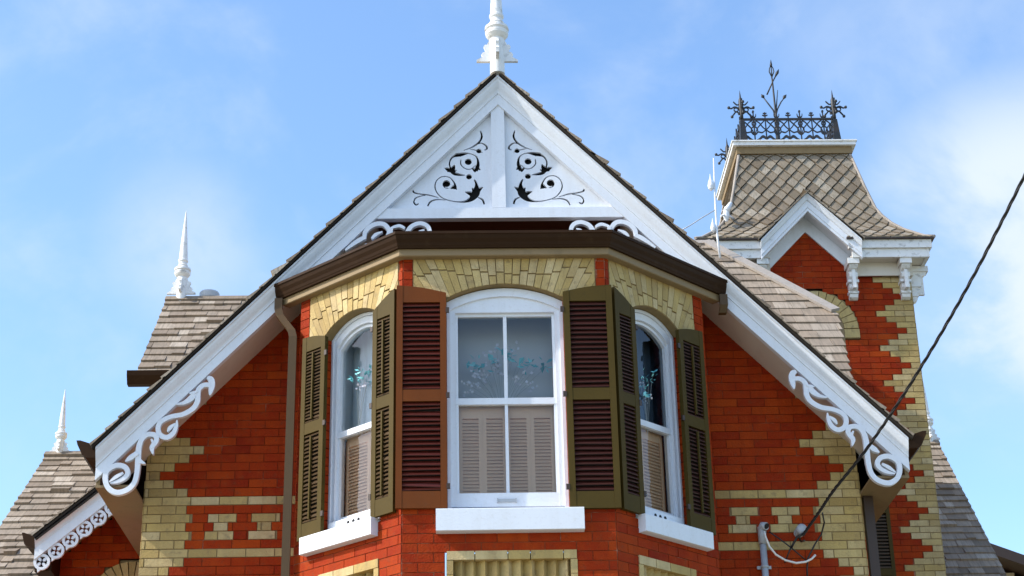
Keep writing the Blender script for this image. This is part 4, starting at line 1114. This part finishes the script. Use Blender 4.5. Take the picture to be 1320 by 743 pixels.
mb = MB(); mb.tube([(ct.x-.002,-.055,ct.z-.10),(ct.x-.002,-.055,ct.z-.02),(ct.x,-.06,ct.z+.022),(ct.x+.010,-.08,ct.z+.038),(ct.x+.03,-.105,ct.z+.030)], [.031,.032,.036,.036,.030], 14); mb.build('weather_head', ZNC, con)
mb = MB(); mb.tube([(ct.x+.03,-.1055,ct.z+.030),(ct.x+.034,-.109,ct.z+.027)], .025, 12); mb.build('cable_opening', DRK, con)
for z in (5.31,):
    mb = MB(); mb.tube([(ct.x,-.055,z-.012),(ct.x,-.055,z+.012)], .0295, 14); mb.box(XZ, ct.x-.055, ct.x+.055, z-.012, z+.012, .009, .03); mb.build('strap', ZNC, con)
wl = MB(); wl.tube([zc5(200,280,-.13), zc5(215,340,-.13), zc5(255,440,-.12), zc5(320,520,-.11), zc5(420,580,-.10), zc5(530,608,-.10), zc5(630,595,-.10), zc5(690,565,-.10), zc5(728,525,-.09)], .0085, 8)
tag(wl.build('white_cable', WCB), 'thin white cable looping from the conduit head across the red bricks', 'cable')

# slender white lightning rod in front of the tower's left hip, with its stay wire
mast = thing('lightning_rod', 'thin white lightning rod with glass balls beside the tower roof', 'lightning rod', ray_at(930,330,4.0))
ym = 4.0; qm = lambda px, py, y=ym: ray_at(890+px/5.307, 190+py/5.307, y)
mb = MB(); mb.tube([qm(158,75), qm(163,200), qm(172,420), qm(184,610), qm(203,760)], [.006,.009,.011,.012,.013], 8); mb.build('rod', WHT, mast)
for px, py, k in ((140,262,1.25),(155,552,1.0)):
    mb = MB(); c = qm(px, py); mb.lathe(c-Vector((0,0,.055*k)), [(.004,0),(.022*k,.02*k),(.030*k,.05*k),(.022*k,.09*k),(.008,.13*k),(.003,.17*k)], 10); mb.tube([c, qm(px+18,py+22)], .005, 6); mb.build('glass_ball', WHT, mast)
mb = MB(); mb.tube([qm(-70,572), qm(-2,535), qm(80,482), qm(176,425)], .006, 6); mb.build('stay_wire', ZNC, mast)
mb = MB(); yl = YC-.95
c = ray_at(936,276,4.95)
mb.lathe(c-Vector((0,0,.10)), [(.010,0),(.02,.02),(.036,.06),(.04,.10),(.032,.14),(.02,.17),(.012,.19)], 10)
mb.tube([c+Vector((.0,0,.03)), ray_at(942,262,4.98)], [.045,.022], 8); mb.tube([c+Vector((.01,0,.0)), ray_at(929,279,4.9)], .012, 6)
mb.tube([c, c+Vector((.12,.16,.0))], .016, 6)
tag(mb.build('floodlight', WHT), 'small white lamp clamped to the left edge of the tower roof', 'lamp')

# flower arrangements standing behind the glass
def bouquet(y, base, teal, pale, label, seed, k=1.0):
    """teal / pale: where the photo shows the sprays, each placed on the plane y"""
    rr = random.Random(seed); b = ray_at(*base, y); t = thing('flower_arrangement', label, 'flowers', b, 'flower arrangements behind the window glass')
    lf = MB(); bl = MB(); st = MB()
    for px, py in teal+pale:
        tip = ray_at(px, py, y+rr.uniform(-.04,.04)); st.tube([b, b*.55+tip*.45+Vector((0,0,.05)), tip], .0012, 4)
        for j in range(5 if (px,py) in teal else 0):
            o = tip+Vector((rr.gauss(0,.022), rr.uniform(-.02,.02), rr.gauss(0,.018)))*k; di = Vector((rr.uniform(-1,1), rr.uniform(-.6,.2), rr.uniform(-.5,.7))).normalized()
            sd = di.orthogonal().normalized(); l = rr.uniform(.025,.06)*k; w = l*.30
            lf.face([o, o+di*l*.5+sd*w+Vector((0,.006,0)), o+di*l, o+di*l*.5-sd*w])
        for j in range(8 if (px,py) in pale else 0):
            c = tip+Vector((rr.gauss(0,.016), rr.uniform(-.02,.02), rr.gauss(0,.014)))*k
            th = 2*math.pi*rr.random(); di = Vector((math.cos(th), -.5, math.sin(th))).normalized(); sd = di.cross(Vector((0,1,0))).normalized(); l = rr.uniform(.012,.026)*k
            bl.face([c, c+di*l*.6+sd*l*.4, c+di*l, c+di*l*.6-sd*l*.4])
    st.build('stems', STM, t); lf.build('leaves', TEA, t)
    if pale: bl.build('blossoms', PNK, t)
STM = M('grey_green_stems', (.34,.37,.36), .6, noise=[(9,.4,(.28,.32,.30))])
bouquet(YB+.27, (648,540), [(613,466),(607,476),(617,470),(654,457),(661,461),(668,467),(671,472),(684,467),(694,471),(702,475),(637,468)],
    [(640,449),(661,450),(629,459),(612,483),(626,487),(604,496),(602,503),(616,495),(676,486),(665,493),(683,497),(625,480),(641,474),(650,466),(633,472),(646,482)],
    'spray of teal leaves and pale blossoms behind the middle front window', 3, 1.35)
bouquet(-.84, (462,560), [(461,484),(466,480),(472,479),(459,491),(470,487),(477,478)], [(464,500),(472,498)], 'teal leaves behind the sunlit window on the left side of the bay', 5, .9)
bouquet(-.84, (835,560), [(829,487),(836,492),(832,500),(841,486),(829,508)], [(836,514),(826,496)], 'bluish leaves behind the shaded window on the right side of the bay', 8, .9)

# ------------------------------------------------------------------ ground
def flat(name, x0, x1, y0, y1, z, mat):
    mb = MB(); mb.face([(x0,y0,z),(x1,y0,z),(x1,y1,z),(x0,y1,z)]); return tag(mb.build(name, mat), kind='structure')
flat('ground', -400, 400, -400, 400, -.01, GRD)
mb = MB(); mb.hexa([(-60,-15.5,-.005),(60,-15.5,-.005),(60,-12.2,-.005),(-60,-12.2,-.005),(-60,-15.5,.0),(60,-15.5,.0),(60,-12.2,.0),(-60,-12.2,.0)]); tag(mb.build('pavement', PAV), kind='structure')
flat('path', -1.0, 1.0, -12.2, -1.5, -.004, PAV)
flat('road', -60, 60, -24, -15.6, -.006+.0, ROD)

# ------------------------------------------------------------------ light
TS = Vector((-.745,-.165,.645)).normalized()
sl_ = bpy.data.lights.new('sun', 'SUN'); so = bpy.data.objects.new('sun', sl_); COL.objects.link(so)
sl_.energy = 2.6; sl_.angle = math.radians(.5); sl_.color = (1,.95,.86)
so.rotation_euler = TS.to_track_quat('Z','Y').to_euler()
w = bpy.data.worlds.new('World'); SC.world = w; w.use_nodes = True; nt = w.node_tree; N = nt.nodes; L = nt.links
bg = N['Background']; sky = N.new('ShaderNodeTexSky'); sky.sky_type = 'NISHITA'; sky.sun_disc = False
sky.sun_elevation = math.asin(TS.z); sky.sun_rotation = math.atan2(TS.x, TS.y); sky.air_density = 1.0; sky.dust_density = 1.1; sky.ozone_density = 1.6
tc = N.new('ShaderNodeTexCoord'); mp = N.new('ShaderNodeMapping'); mp.inputs['Scale'].default_value = (2.6,2.6,3.2); mp.inputs['Rotation'].default_value = (.3,.5,.2)
L.new(tc.outputs['Generated'], mp.inputs['Vector'])
nz = N.new('ShaderNodeTexNoise'); nz.inputs['Scale'].default_value = 2.6; nz.inputs['Detail'].default_value = 8; nz.inputs['Roughness'].default_value = .55; nz.inputs['Distortion'].default_value = .25
L.new(mp.outputs['Vector'], nz.inputs['Vector'])
def mr(src, a, b, c=0, d=1):
    x = N.new('ShaderNodeMapRange'); x.interpolation_type = 'SMOOTHSTEP'
    for k, v in (('From Min',a),('From Max',b),('To Min',c),('To Max',d)): x.inputs[k].default_value = v
    L.new(src, x.inputs['Value']); return x.outputs['Result']
def math_(op, a, b):
    x = N.new('ShaderNodeMath'); x.operation = op
    for i, v in enumerate((a,b)):
        if hasattr(v,'is_output'): L.new(v, x.inputs[i])
        else: x.inputs[i].default_value = v
    return x.outputs[0]
def bank(px, py, r0, r1):
    d = (fw + rt*((px-660)/F) + up*((371.5-py)/F)).normalized()
    v = N.new('ShaderNodeVectorMath'); v.operation = 'DISTANCE'; L.new(tc.outputs['Generated'], v.inputs[0]); v.inputs[1].default_value = d
    return mr(v.outputs['Value'], r1, r0)
wisps = mr(nz.outputs['Fac'], .47, .74, .0, .38)
b1 = math_('MULTIPLY', bank(1335,330,.05,.13), mr(nz.outputs['Fac'], .36, .54, .25, .95))
b2 = math_('MULTIPLY', bank(235,320,.0,.07), mr(nz.outputs['Fac'], .38, .62, .05, .6))
b3 = math_('MULTIPLY', bank(1230,110,.0,.16), mr(nz.outputs['Fac'], .38, .66, 0, .45))
cl = math_('MAXIMUM', math_('MAXIMUM', wisps, b1), math_('MAXIMUM', b2, b3))
mx = N.new('ShaderNodeMix'); mx.data_type = 'RGBA'; L.new(cl, mx.inputs['Factor']); hs_ = N.new('ShaderNodeHueSaturation'); hs_.inputs['Saturation'].default_value = 1.12; hs_.inputs['Value'].default_value = 1.08; L.new(sky.outputs['Color'], hs_.inputs['Color']); L.new(hs_.outputs['Color'], mx.inputs['A']); mx.inputs['B'].default_value = (2.75,3.1,3.55,1)
L.new(mx.outputs['Result'], bg.inputs['Color']); bg.inputs['Strength'].default_value = .15

SC.view_settings.view_transform = 'Standard'; SC.view_settings.look = 'None'; SC.view_settings.gamma = 1; SC.view_settings.exposure = 1.05
SC.view_settings.use_curve_mapping = False
